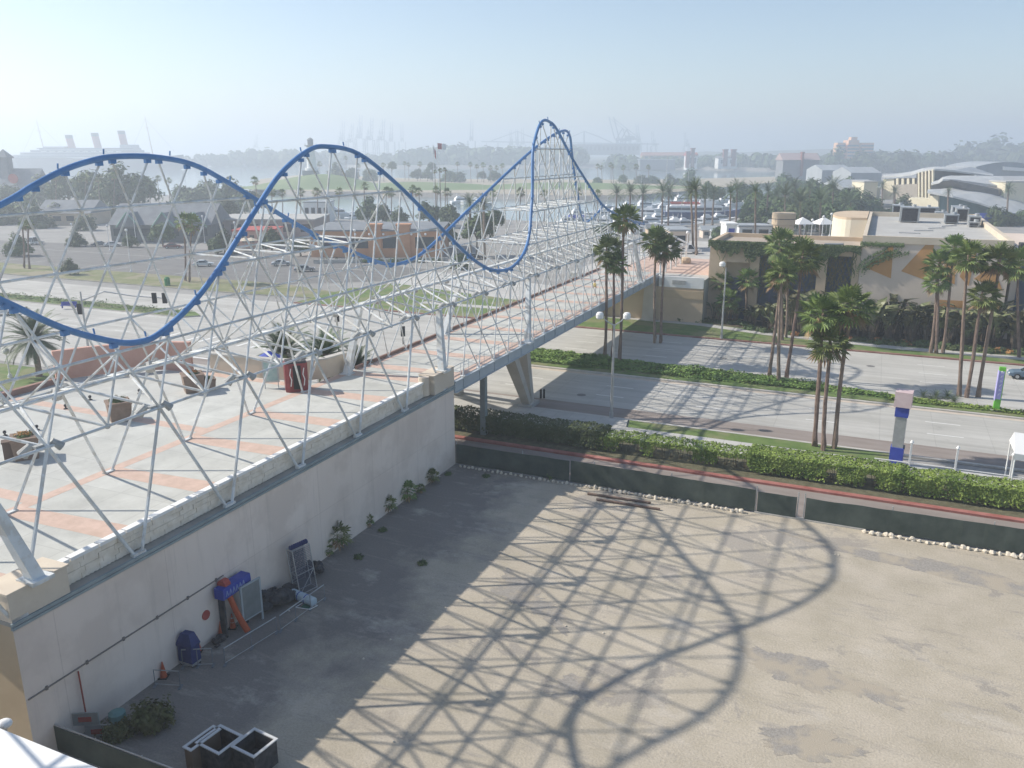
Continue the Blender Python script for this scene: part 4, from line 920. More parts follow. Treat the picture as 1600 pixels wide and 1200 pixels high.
for q in range(5):
    t0 = rnd.uniform(27.5, 29.5); L = rnd.uniform(4, 6.5); up = rnd.uniform(-.3, .5)
    for k in range(260):
        f = rnd.random(); x = t0+L*f*.85; z = 8.4+3.9*f**.55+up-.5*f; mb.leaf((x, 69.8-rnd.uniform(0, .3), z+rnd.gauss(0, .14)), (rnd.uniform(-.6, .6), -1, .6), rnd.uniform(.06, .14))
for k in range(900): mb.leaf((rnd.uniform(28, 33.6), 69.8-rnd.uniform(0, .3), 12.5+rnd.gauss(0, .16)), (rnd.uniform(-.6, .6), -1, .6), rnd.uniform(.06, .14))
mb.build('climbing_vine', M_SHRUB, tb)
for k, (x, y, w, d, h) in enumerate(((1420, 348, 3.2, 4, 2.6), (1402, 336, 2.0, 4, 1.8), (1440, 334, 6, 3, 1.2), (1486, 350, 2.2, 3, 1.5), (1502, 346, 2.0, 4, 2.2), (1497, 337, 2.2, 5, 1.6), (1522, 354, 1.8, 3, 1.6), (1470, 340, 2, 3, .9), (1540, 356, 1.6, 2, .8))):
    p = G(x, y, 12.82)-BO; s, t = p.dot(BS), p.dot(BT)
    if t > 45: t = 44.5
    mb = MB(); mb.box(t-w/2, t+w/2, s, s+d, 13.0, 12.82+h); mb.box(t-w/2-.06, t+w/2+.06, s-.06, s+d+.06, 12.82+h, 12.9+h)
    mb.box(t-w*.4, t+w*.4, s-.03, s, 13.1, 12.7+h, 1)
    for q in (-.4, .4): mb.box(t+q*w-.06, t+q*w+.06, s+.1, s+d-.1, 12.82, 13.0)
    mb.tube(K(t+w*.2, s+d*.5, 12.9+h), K(t+w*.2, s+d*.5, 13.3+h), .35, 10)
    mb.build('air_handler', [M_METROOF if k % 2 else M_GALV, M_DARK], tb)
mb = MB()
for k in range(5): mb.tube(K(33+k*2.2, 84+k*5, 13.0), K(36+k*2, 84+k*6, 13.0), .08, 5)
mb.build('roof_pipe', M_GALV, tb)
cw = thing('curved_wall_block', 'cream block with a curved wall at the back left of the triangle building', 'building', BO, RB)
mb = MB(); pts = [K(28.1+3.5*math.cos(a)-2.6, 112+9.5*math.sin(a), 6.55) for a in [math.pi*(.5+k/14) for k in range(15)]] + [K(28.1, 102.6, 6.55), K(28.1, 121.4, 6.55)]
mb.prism(pts, (0, 0, 6.8)); mb.build('wall', mat('cream_render', (.66, .60, .47), (.72, .66, .53), .4, .9), cw)
mb = MB(); mb.prism([p+Vector((0, 0, 6.8)) for p in pts], (0, 0, .4)); mb.build('parapet', M_TAN, cw)
rb = thing('blue_recess_building', 'lower building with a deep blue front at the right picture edge', 'building', BO, RB)
mb = MB(); mb.box(47.2, 76, 72, 112, 0, 11.2); mb.box(47.2, 76, 71.6, 72.2, 11.2, 12.0); mb.build('wall', M_GREYW, rb)
for k in range(5): mb = MB(); mb.box(48+k*5, 52+k*5, 71.9, 72, 1, 10.5); mb.build('window', M_BLUEG, rb)
for k in range(6): mb = MB(); mb.box(48.5+k*3, 50.3+k*3, 78+k*4 % 9, 80+k*4 % 9, 11.2, 12.6+.3*(k % 3)); mb.build('roof_unit', M_GALV if k % 2 else M_DARK, rb)
# drum, tents, booths on the far plaza
p = G(1222, 372, 6.55); dr = thing('drum_tower', 'round cream drum with a dark band behind the ivy building', 'tower', p)
k = p.y/F; mb = MB(); mb.lathe([(16*k, 0), (16*k, 20*k), (17.5*k, 21*k), (17.5*k, 38*k), (16.8*k, 38.5*k)], n=28); mb.build('wall', M_TAN, dr, smooth=False)
mb = MB(); mb.lathe([(17.6*k, 29*k), (17.6*k, 30*k)], n=28); mb.build('band', M_DARK, dr)
for j, (x, y, w) in enumerate(((1252, 366, 28), (1285, 366, 30))):
    p = G(x, y, 6.55); k = p.y/F; r = thing('canopy_tent', ['white pointed canopy tent left of the taller lamps', 'right one of two white pointed canopy tents'][j], 'tent', p, .2)
    mb = MB(); a = w*k/2; mb.add([(-a, -a, 2.4), (a, -a, 2.4), (a, a, 2.4), (-a, a, 2.4), (0, 0, 3.9)], [(0, 1, 4), (1, 2, 4), (2, 3, 4), (3, 0, 4)]); mb.build('canopy', M_WHITE, r)
    for q in ((-1, -1), (1, -1), (1, 1), (-1, 1)): mb = MB(); mb.tube((q[0]*a, q[1]*a, 0), (q[0]*a, q[1]*a, 2.4), .05, 6); mb.build('pole', M_GALV, r)
def hut(name, x0, x1, yb, yt, depth, label, cat, mw, mr, z=0.0, gable=0.0, door=None, group=None, windows=0, mwin=None, flat=.25):
    a, b = G(x0, yb, z), G(x1, yb, z); k = a.y/F; h = (yb-yt)*k; ax = (b-a); ax.z = 0; L = ax.length; rz = math.atan2(ax.y, ax.x)
    r = thing(name, label, cat, a, rz, group); mb = MB(); mb.box(0, L, 0, depth, -.2, h); mb.build('wall', mw, r)
    mb = MB()
    if gable: mb.prism([K(-.5, -.5, h), K(-.5, depth+.5, h), K(-.5, depth/2, h+gable)], (L+1, 0, 0))
    else: mb.box(-flat, L+flat, -flat, depth+flat, h, h+.35)
    mb.build('roof', mr, r)
    for q in range(windows):
        w = L/(windows*1.7); c = L*(q+.5)/windows; mb = MB(); mb.box(c-w/2, c+w/2, -.06, .02, h*.35, h*.78); mb.build('window', mwin or M_GLASS, r)
    return r
hut('grey_house', 1046, 1076, 392, 362, 7, 'small grey house with one dark window behind the parked pickup', 'hut', M_GREYW, M_METROOF, 6.55, 0, windows=1)
hut('white_booth', 1134, 1150, 376, 352, 5, 'white booth with a blue square sign behind the ivy cornice', 'booth', M_WHITE, M_WHITE, 6.55, 0, windows=1, mwin=M_ROYAL)
hut('white_booth', 1154, 1205, 372, 355, 6, 'long low white booth right of the one with the blue sign', 'booth', M_WHITE, M_METROOF, 6.55, 0, windows=2)
# pergola with gabled white trusses at the bridge end
pg = thing('gabled_pergola', 'white gabled pergola of slanting beams at the far end of the bridge', 'pergola', BO, RB)
for k in range(6):
    s = 69+k*3.6; mb = MB()
    for a, b in (((-8, 9.4), (-4, 11.6)), ((-4, 11.6), (.4, 9.6))): mb.tube(K(a[0], s, a[1]), K(b[0], s, b[1]), .16, 6)
    mb.tube(K(-8, s, 9.4), K(.4, s, 9.6), .09, 6)
    mb.build('rafter', M_STEEL, pg)
    for t in (-7.6, 0): mb = MB(); mb.tube(K(t, s, 6.55), K(t, s, 9.5), .14, 8); mb.build('post', M_STEEL, pg)
mb = MB()
for t, z in ((-8, 9.4), (-6, 10.5), (-4, 11.6), (-1.8, 10.6), (.4, 9.6)): mb.tube(K(t, 68.6, z+.12), K(t, 87.4, z+.12), .09, 6)
mb.build('purlins', M_STEEL, pg)
# ============================================================ WAVY ROOFED BUILDING (right background)
YA = 366; wv = thing('wavy_roof_building', 'large cream building with three grey wave shaped roofs and tall pale columns', 'building', AY(1460, 315, YA), 0)
wo = wv.location.copy(); WX = Vector((.72, .69, 0))
def A(x, y, dy=0.0): return AY(x, y, YA+(1462-min(x, 1490))*.32+dy)-wo
WR = mat('pale_wave_roof', (.44, .45, .44), (.53, .54, .53), .1, .55, stretch=(3, 1, 1))
def A2(x, y, d): return AY(x, y, YA+d)-wo
def wstrip(top, bot, th=.7):
    # a wave shaped roof sheet between its far and near edges, with real thickness
    mb = MB(); T = [A2(*p) for p in top]; Bm = [A2(*p) for p in bot]; q = Vector((0, 0, th)); n = len(T)
    for a in range(n-1):
        mb.quad(Bm[a], Bm[a+1], T[a+1], T[a]); mb.quad(Bm[a]-q, T[a]-q, T[a+1]-q, Bm[a+1]-q); mb.quad(Bm[a]-q, Bm[a+1]-q, Bm[a+1], Bm[a]); mb.quad(T[a], T[a+1], T[a+1]-q, T[a]-q)
    for a in (0, n-1): mb.quad(Bm[a], T[a], T[a]-q, Bm[a]-q)
    mb.build('roof', WR, wv)
wstrip([(1381, 273.3, 40), (1398, 272, 36), (1424, 268, 30), (1443, 262.5, 26), (1460, 260.4, 24), (1518, 260.6, 30), (1552, 272, 34)], [(1379, 275, 27), (1399, 274.6, 21), (1424, 271.5, 12.5), (1442, 265.5, 6.8), (1460, 263.6, 1), (1490, 266, 4), (1552, 274.5, 14)])
wstrip([(1457, 283.5, 6), (1466, 281, 4), (1473, 276.2, 2), (1484, 274.2, 2), (1530, 274.5, 6), (1568, 275.5, 8)], [(1455, 286, -8), (1466, 284.5, -11), (1473, 280, -13), (1484, 280, -14), (1515, 283.5, -14), (1567, 290.5, -15)])
wstrip([(1450, 296, -18), (1470, 295, -17), (1489, 293.4, -16), (1565, 295, -10), (1600, 303, -8), (1640, 315, -8)], [(1449, 299, -26), (1470, 303, -30), (1489, 306, -33), (1532, 317, -36), (1578, 332, -40), (1640, 356, -46)])
cream = mat('sunny_cream', (.66, .60, .44), (.72, .66, .50), .2, .9)
mb = MB()
mb.prism([A(1380, 280, 2), A(1397, 279, 2), A(1397, 312, 2), A(1380, 312, 2)], WX*20)
mb.prism([A(1395, 289, 1), A(1433, 287, 1), A(1433, 318, 1), A(1395, 318, 1)], WX*20, 1)
mb.prism([A(1398, 280, 3), A(1430, 278, 3), A(1430, 290, 3), A(1398, 290, 3)], WX*18, 2)
mb.prism([A(1432, 270, 2), A(1459, 265, 2), A(1459, 320, 2), A(1432, 320, 2)], WX*22, 2)
mb.prism([A(1459, 265, 2.2), A(1459, 320, 2.2), A(1459, 320, 2.2)+Vector((24, 12, 0)), A(1459, 272, 2.2)+Vector((24, 12, 0))], Vector((0, 8, 0)), 2)
mb.prism([A(1454, 290, -12), A(1486, 281, -12), A(1560, 296, -12), A(1560, 325, -12), A(1454, 320, -12)], WX*6, 2)
mb.prism([A(1466, 302, -24), A(1480, 306, -24), A(1580, 334, -24), A(1580, 342, -24), A(1466, 330, -24)], WX*8, 3)
mb.build('wall', [cream, mat('brown_grey_wall', (.34, .30, .25), (.4, .36, .3), .3), mat('dark_glazing', (.10, .10, .10), (.17, .15, .13), .3, .4), mat('green_glazing', (.05, .13, .13), (.09, .19, .19), .5, .2)], wv)  # dark grey-brown and green glazing below the wave roofs
for k in range(5):
    x = 1434+k*5.4; mb = MB(); yt = 270-k*1.2; mb.prism([A(x, yt, 0), A(x+2.3, yt-.5, 0), A(x+2.3, 316, 0), A(x, 316, 0)], WX*1.6); mb.build('column', cream, wv)
for k in range(4): x = 1400+k*8.4; mb = MB(); mb.prism([A(x, 279, 1.2), A(x+3.6, 278.5, 1.2), A(x+3.6, 289, 1.2), A(x, 289, 1.2)], WX*1.2); mb.build('column', cream, wv)
mb = MB(); mb.prism([A(1420, 309, -24), A(1453, 311, -24), A(1453, 325, -24), A(1420, 322, -24)], WX*8); mb.prism([A(1453, 306, -25), A(1466, 306, -25), A(1466, 328, -25), A(1453, 328, -25)], WX*8); mb.build('garden_wall', cream, wv)
def wbox(x0, y0, x1, y1, Y, depth, label, name, cat, m, mr=None):
    p = AY(x0, y1, Y); r = thing(name, label, cat, p); q = AY(x1, y0, Y)-p; mb = MB(); mb.box(0, q.x, 0, depth, -6, q.z); mb.build('wall', m, r)
    mb = MB(); mb.box(-.3, q.x+.3, -.3, depth+.3, q.z, q.z+.5); mb.build('roof', mr or M_ROOF, r); return r
r = thing('white_vaulted_roof', 'white shallow vaulted roof far right behind the wave roofs', 'building', AY(1560, 262, 430))
mb = MB(); mb.prism([AY(1525+k*9, 262-9*math.sin(math.pi*(k+.6)/12), 430)-r.location for k in range(12)] + [AY(1624, 275, 430)-r.location, AY(1525, 275, 430)-r.location], (0, 30, 0)); mb.build('roof', M_METROOF, r)
mb = MB(); mb.prism([AY(1568, 260, 429)-r.location, AY(1605, 263, 429)-r.location, AY(1605, 268, 429)-r.location, AY(1568, 266, 429)-r.location], (0, .9, 0)); mb.build('white_fascia', M_WHITE, r)
wbox(1568, 285, 1620, 312, 345, 12, 'cream block behind the lone date palm at far right', 'cream_block', 'building', cream)
wbox(1349, 285, 1372, 300, 390, 14, 'pale block left of the wave roofs by two date palms', 'pale_block', 'building', cream)
r = thing('long_grey_roofs', 'row of low grey roofed sheds left of the wave roofs', 'building', G(1330, 312))
for k, (x0, x1, y, Y) in enumerate(((1318, 1376, 293, 400), (1330, 1378, 270, 520), (1285, 1332, 266, 560))):
    mb = MB(); a, b = AY(x0, y, Y)-r.location, AY(x1, y, Y)-r.location; mb.prism([a, a+Vector((0, 30, 0)), a+Vector((0, 15, 3.2))], b-a); mb.obox(a-Vector((0, 0, 8)), b-a, (0, 30, 0), (0, 0, 8)); mb.build('roof', M_METROOF, r)
r = thing('blue_tent', 'bright blue marquee tent at the foot of the lowest wave roof', 'tent', G(1560, 352))
mb = MB(); mb.loft([[K(-7, 0, 0), K(7, 0, 0), K(7, 6, 0), K(-7, 6, 0)], [K(-7, 0, 2.6), K(7, 0, 2.6), K(7, 6, 2.6), K(-7, 6, 2.6)], [K(-6.4, 2.6, 4), K(6.4, 2.6, 4), K(6.4, 3.4, 4), K(-6.4, 3.4, 4)]]); mb.build('canopy', M_ROYAL, r)
# pink hotel and other far buildings
Y = 1180; p = AY(1305, 250, Y); r = thing('pink_hotel', 'stepped salmon pink hotel block standing above the hazy trees', 'building', p)
def P2(x, y): return AY(x, y, Y)-p
pinkm = mat('salmon_wall', (.72, .44, .27), (.78, .50, .33), .05, .9)
mb = MB()
for (x0, x1, y0, y1, d) in ((1305, 1322, 223, 262, 14), (1322, 1343, 219, 262, 20), (1330, 1340, 214, 219, 10), (1343, 1366, 223, 262, 22), (1325, 1339, 247, 262, -6)):
    a = P2(x0, y1); b = P2(x1, y0); mb.box(a.x, b.x, min(0, d), max(d, .5), a.z, b.z)
mb.build('wall', pinkm, r)
for j in range(6):
    for (x0, x1) in ((1306.5, 1321), (1324, 1342), (1345, 1365)):
        a = P2(x0, 229+j*5.2); b = P2(x1, 226.4+j*5.2); mb = MB(); mb.box(a.x, b.x, -.5, -.1, a.z, b.z); mb.build('window_band', M_SLATE, r)
def far_block(name, x0, x1, yb, yt, Y, label, m, mroof, towers=(), depth=25, gable=0):
    p = AY(x0, yb, Y); r = thing(name, label, 'building', p); q = AY(x1, yt, Y)-p; mb = MB(); mb.box(0, q.x, 0, depth, -3, q.z); mb.build('wall', m, r)
    mb = MB()
    if gable: mb.prism([K(-1, -1, q.z), K(-1, depth+1, q.z), K(-1, depth/2, q.z+gable)], (q.x+2, 0, 0))
    else: mb.box(-1, q.x+1, -1, depth+1, q.z, q.z+1)
    mb.build('roof', mroof, r)
    n = max(2, int(q.x/9))
    for k in range(n): mb = MB(); mb.box(q.x*(k+.25)/n, q.x*(k+.75)/n, -.3, 0, q.z*.35, q.z*.8); mb.build('window', M_SLATE, r)
    for (tx, ty, tw) in towers:
        a = AY(tx, ty, Y)-p; w = tw*Y/F; mb = MB(); mb.box(a.x-w/2, a.x+w/2, -2, w, 0, a.z); mb.box(a.x-w*.62, a.x+w*.62, -3, w+1, a.z, a.z+1.5); mb.build('tower', mat('dull_red', (.20, .085, .08), None), r)
    return r
far_block('red_towered_building', 1073, 1090, 262, 243, 1150, 'far building with a tall dark red tower beside white sails', M_WHITE, M_RED, [(1083, 233, 5), (1075, 238, 5)], 20, 4)
far_block('red_towered_building', 1122, 1152, 260, 247, 1150, 'far white building with two square dark red towers', M_WHITE, M_SLATE, [(1134, 235, 6), (1147, 235, 6)], 20, 3)
far_block('waterside_block', 1000, 1055, 262, 250, 1200, 'long grey waterside building under a flat roof, far shore', M_SLATE, M_METROOF, (), 30)
far_block('red_roofed_building', 1005, 1072, 250, 243, 1350, 'hazy row of red roofed buildings above the far waterside block', M_TAN, mat('faded_red_roof', (.36, .2, .17), None), (), 30, 5)
far_block('grey_gabled_lodge', 1222, 1280, 275, 250, 760, 'grey lodge with white gables and a red roof turret', M_SLATE, mat('pink_grey_roof', (.38, .3, .29), None), [(1254, 240, 3)], 20, 6)
far_block('white_hall', 1155, 1200, 256, 243, 1500, 'pale low hall on the hazy skyline right of the red towers', M_WHITE, M_METROOF, (), 30, 4)
far_block('long_harbour_shed', 860, 1000, 240, 226, 1900, 'very faint long harbour shed below the big crane', M_METROOF, M_METROOF, (), 60)
# ============================================================ MID-GROUND LEFT BUILDINGS
r = hut('turret_pub', -26, 60, 315, 293, 14, 'waterfront pub with a steep grey roof, turret and round red sign', 'building', mat('bluegrey_siding', (.26, .30, .34), (.34, .38, .42), .3), M_SLATE, 0, 9, windows=6)
mb = MB(); o = (30, 5, 0); mb.box(8.5, 13.5, 3, 8, 8, 21.5); mb.prism([K(7.8, 2.3, 21.5), K(14.2, 2.3, 21.5), K(14.2, 8.7, 21.5), K(7.8, 8.7, 21.5)], (0, 0, .5)); mb.add([K(7.8, 2.3, 22), K(14.2, 2.3, 22), K(14.2, 8.7, 22), K(7.8, 8.7, 22), K(11, 5.5, 26)], [(0, 1, 4), (1, 2, 4), (2, 3, 4), (3, 0, 4)]); mb.build('turret', M_SLATE, r)
mb = MB(); c = K(17.5, -.9, 11.5); mb.tube(c, c+Vector((0, .7, 0)), 2.4, 20); mb.build('round_sign', M_RED, r)
hut('gabled_shed', 60, 142, 352, 334, 16, 'long shed with a plain blue-grey gable roof behind the parking lot', 'building', M_TAN, M_SLATE, 0, 4.2, windows=4)
r = hut('green_trimmed_restaurant', 175, 330, 378, 352, 18, 'long restaurant with a grey roof and green trimmed gables behind the parking lot', 'building', mat('dark_grey_siding', (.12, .13, .13), (.18, .19, .19), .4), M_SLATE, 0, 5.5, windows=7)
for x in (3, 13, 22):
    mb = MB(); mb.prism([K(x, -2, 4.4), K(x+6, -2, 4.4), K(x+3, -2, 8.2)], (0, 9, 0)); mb.build('gable', M_SLATE, r)
    mb = MB(); mb.tube(K(x-.3, -2.1, 4.3), K(x+3, -2.1, 8.4), .22, 6); mb.tube(K(x+6.3, -2.1, 4.3), K(x+3, -2.1, 8.4), .22, 6); mb.build('gable_trim', M_GRNROOF, r)
r = hut('red_roofed_cafe', 365, 425, 388, 362, 12, 'cafe with a dark red upper band and cream umbrellas in front', 'building', M_PINK, M_RED, 0, 0, windows=5)
hut('low_brown_hall', 330, 492, 372, 345, 22, 'low brown hall with a pale flat roof left of the orange restaurant', 'building', mat('brown_wall', (.30, .24, .21), (.37, .31, .28), .3), M_ROOF, 0, 0, windows=6)
r = hut('orange_restaurant', 487, 690, 402, 362, 24, 'long orange stucco restaurant with a blue-grey flat roof', 'building', M_TERRA, M_SLATE, 0, 0, windows=4)
mb = MB(); mb.box(3.6, 9, -.35, -.05, 3.0, 4.9); mb.build('dark_sign', mat('navy_sign', (.03, .03, .09), None), r)
for x in (14, 21): mb = MB(); mb.box(x, x+3.2, -.4, 2.5, -.2, 7.6); mb.box(x-.2, x+3.4, -.6, 2.7, 7.6, 8.0); mb.build('porch_bay', M_TERRA, r)
for k in range(6): mb = MB(); mb.ball(K(11+k*3.4, -.5, 5.6), .3, 8, 6); mb.build('globe_lamp', M_WHITE, r)
for j, x in enumerate((372, 384, 394)):
    p = G(x, 392); r = thing('patio_umbrella', f'cream patio umbrella before the red banded cafe, {ordn(j)}', 'umbrella', p, j, 'cafe umbrellas')
    mb = MB(); mb.tube((0, 0, 0), (0, 0, 3.0), .06, 6); mb.build('pole', M_GALV, r)
    mb = MB(); mb.add([(2*math.cos(a*.785), 2*math.sin(a*.785), 2.7) for a in range(8)]+[(0, 0, 3.5)], [(i, (i+1) % 8, 8) for i in range(8)]); mb.build('canopy', mat('cream_canvas', (.6, .52, .4), None), r)
r = thing('low_patio_wall', 'low grey patio wall with planting in front of the orange restaurant', 'wall', G(500, 412)); a, b = G(490, 412)-r.location, G(700, 408)-r.location
mb = MB(); mb.obox(a, b-a, (0, .4, 0), (0, 0, .9)); mb.build('wall', M_WALK, r)
for j in range(9): simple('restaurant_bush', BUSH[j % 3], G(505+j*22, 410), j, 1.5, 'leafy bush along the patio wall of the orange restaurant', 'bush', 'bushes by the patio wall')
hut('white_office', 476, 515, 352, 318, 10, 'white two storey dock office beside the small harbour', 'building', M_WHITE, M_METROOF, -1, 0, windows=4)
# ============================================================ WATERSIDE THINGS
# ocean liner
Y = 1290; p0 = AY(150, 262, Y); p0.z = -2; sh = thing('ocean_liner', 'huge hazy ocean liner with three red funnels moored across the bay', 'ship', p0, -.10)
SCL = Y/F
def hullring(x, w, z0, z1): return [K(x, -w*.55, z0), K(x, w*.55, z0), K(x, w, z1), K(x, -w, z1)]
mb = MB(); st = [(-137, .6, 0, 21), (-132, 5, 0, 20.5), (-120, 11, 0, 19.5), (-90, 15.5, 0, 18), (-30, 18, 0, 16.5), (40, 18, 0, 16.5), (90, 15, 0, 17.5), (118, 10, 0, 19.5), (132, 4, 0, 21), (139, .6, 3, 22)]
mb.loft([hullring(*a) for a in st]); mb.build('hull', mat('dark_hull', (.05, .055, .065), (.08, .085, .1), .02, .6), sh)
mb = MB(); mb.lathe
for (x0, x1, w, z0, z1) in ((-118, 98, 15, 17.5, 21.5), (-108, 80, 14, 21.5, 25), (-92, 72, 13, 25, 28.5), (-78, 68, 12, 28.5, 31.5), (48, 66, 11, 31.5, 36), (-74, -40, 9, 31.5, 33.5)): mb.box(x0, x1, -w, w, z0, z1)
mb.build('superstructure', mat('ship_white', (.36, .38, .38), (.44, .46, .46), .05, .7), sh)
for k in range(4):
    mb = MB(); z = 18.8+k*3.7; mb.box(-112+k*10, 92-k*8, -15.2+k, -15.1+k+.05, z, z+1.3); mb.build('window_band', M_SLATE, sh)
for x, h in ((-33, 50), (8, 53), (50, 56)):
    mb = MB(); mb.loft([[K(x+5.6*math.cos(a*.524), 3.6*math.sin(a*.524), 29) for a in range(12)], [K(x-3+5.6*math.cos(a*.524), 3.6*math.sin(a*.524), h-5) for a in range(12)]]); f = mb.build('funnel', mat('funnel_red', (.36, .11, .08), None), sh)
    mb = MB(); mb.loft([[K(x-3+5.7*math.cos(a*.524), 3.7*math.sin(a*.524), h-5) for a in range(12)], [K(x-3.5+5.7*math.cos(a*.524), 3.7*math.sin(a*.524), h) for a in range(12)]]); mb.build('funnel_top', M_BLACK, f)
for x, h in ((-78, 72), (92, 76)):
    mb = MB(); mb.tube(K(x, 0, 20), K(x-6, 0, h), .8, 6, r2=.3); mb.tube(K(x-4.5, -5, h-16), K(x-4.5, 5, h-16), .3, 5); mb.build('mast', M_TAN, sh)
    mb = MB(); mb.tube(K(x-5.5, 0, h-3), K(x+34, 0, 26), .12, 4); mb.tube(K(x-5.5, 0, h-3), K(x-34, 0, 26), .12, 4); mb.build('rigging', M_SLATE, sh)
for k in range(10): mb = MB(); x = -70+k*13; mb.loft([[K(x-4, -14.5, 27), K(x-4, -13, 27), K(x-4, -13.7, 25.6)], [K(x+4, -14.5, 27), K(x+4, -13, 27), K(x+4, -13.7, 25.6)]]); mb.build('lifeboat', M_WHITE, sh)
# lighthouse
p = AY(488, 274, 605); k = 605/F; L = thing('lighthouse', 'white round lighthouse on the grass hill beyond the harbour', 'lighthouse', p)
mb = MB(); mb.lathe([(5.2, -2), (5.2, 2.5), (4.6, 3), (4.6, 5), (3.4, 5.2), (2.6, 19.5)], n=20); mb.build('tower', M_WHITE, L)
mb = MB(); mb.lathe([(2.6, 19.4), (4.2, 20), (4.2, 20.4), (2.2, 20.5)], n=20)
for a in range(14): mb.tube(K(4*math.cos(a*.449), 4*math.sin(a*.449), 20.4), K(4*math.cos(a*.449), 4*math.sin(a*.449), 21.6), .08, 4)
mb.build('gallery', M_SLATE, L)
mb = MB(); mb.lathe([(2.0, 20.5), (2.0, 23.6), (2.4, 23.8), (1.6, 24.8), (.2, 25.6)], n=16); mb.build('lantern', M_SLATE, L)
mb = MB(); mb.box(-5.6, 5.6, -5.6, -4.9, -1, 3.4); mb.build('porch', M_SLATE, L)
# port cranes on the skyline
def crane_mesh(seed):
    mb = MB(); w, d, h = 12, 9, 42
    for x in (-w, w):
        for y in (-d, d): mb.tube(K(x, y, 0), K(x*.8, y, h), 1.1, 4)
        mb.tube(K(x, -d, 14), K(x, d, 14), .8, 4)
    for y in (-d, d): mb.tube(K(-w, y, 14), K(w, y, 14), .9, 4); mb.tube(K(-w, y, h), K(w, y, h), 1.2, 4); mb.tube(K(-w, y, 14), K(w*.8, y, h), .6, 4)
    for y in (-3, 3):
        mb.tube(K(-34, y, h+3), K(w+3, y, h+3), 1.2, 4); mb.tube(K(w+3, y, h+3), K(w+18, y, h+52), .8, 4); mb.tube(K(w, y, h), K(-2, y, h+26), .8, 4); mb.tube(K(-w, y, h), K(-2, y, h+26), .7, 4)
        mb.tube(K(-2, y, h+26), K(w+17, y, h+48), .35, 4); mb.tube(K(-2, y, h+26), K(-34, y, h+3), .35, 4)
    for q in range(6): f = q/6; mb.tube(K(w+3+15*f, -3, h+3+49*f), K(w+3+15*f, 3, h+3+49*f), .5, 4)
    mb.box(-20, -8, -4, 4, h+4, h+10)
    return fm(mb, 'gantry_crane', [M_FARB])
CR = crane_mesh(1)
def crane(x, yb, yt, i, Y=2350, rz=0.0):
    rz = math.pi/2 + (rz-.3)*.5 if i not in (12, 13) else rz
    p = AY(x, yb, Y); p.z = 4; h = (236-yt)*Y/F+21; sc = h/94
    simple('port_crane', CR, p, rz, sc, f'faint port crane with raised boom on the hazy skyline, {ordn(i)}', 'crane', 'port cranes on the skyline')
for i, (x, yt, rz, Y) in enumerate(((401, 212, .4, 2600), (536, 192, .3, 2700), (549, 196, .2, 2500), (563, 184, .3, 2600), (579, 188, .15, 2350), (597, 189, .1, 2350), (612, 194, .4, 2600), (629, 195, .5, 2800), (737, 190, .3, 2450), (799, 205, .5, 2600), (808, 204, .5, 2600), (817, 203, .4, 2600), (970, 186, 2.9, 2250), (977, 187, 2.8, 2200), (996, 196, .3, 2500), (1021, 207, .5, 2500), (1072, 208, .5, 2500))): crane(x, 240, yt, i, Y, rz)
Y = 2500; r = thing('suspension_bridge', 'faint suspension bridge on the hazy skyline behind the coaster peak', 'bridge', AY(880, 228, Y)); o = r.location
def Q(x, y, d=0): return AY(x, y, Y)-o+Vector((0, d, 0))
mb = MB(); mb.obox(Q(752, 222), Q(1030, 226)-Q(752, 222), (0, 18, 0), (0, 0, 3)); mb.build('deck', M_FARB, r)
for x in (809, 913): mb = MB(); [mb.tube(Q(x, 240, d), Q(x, 205, d), 2, 5) for d in (0, 18)]; mb.tube(Q(x, 206), Q(x, 206, 18), 1.5, 4); mb.tube(Q(x, 214), Q(x, 214, 18), 1.5, 4); mb.build('tower', M_FARB, r)
for d in (0, 18):
    mb = MB(); pts = [Q(765, 221, d), Q(787, 213, d), Q(809, 205, d)]+[Q(809+104*k/10, 205+14*(1-(2*k/10-1)**2), d) for k in range(1, 11)]+[Q(935, 213, d), Q(957, 223, d)]; mb.path(pts, 1.1, 5); mb.build('cable', M_FARB, r)
for x in range(760, 1030, 18): mb = MB(); mb.tube(Q(x, 242, 9), Q(x, 223, 9), 1.4, 5); mb.build('pier', M_FARB, r)
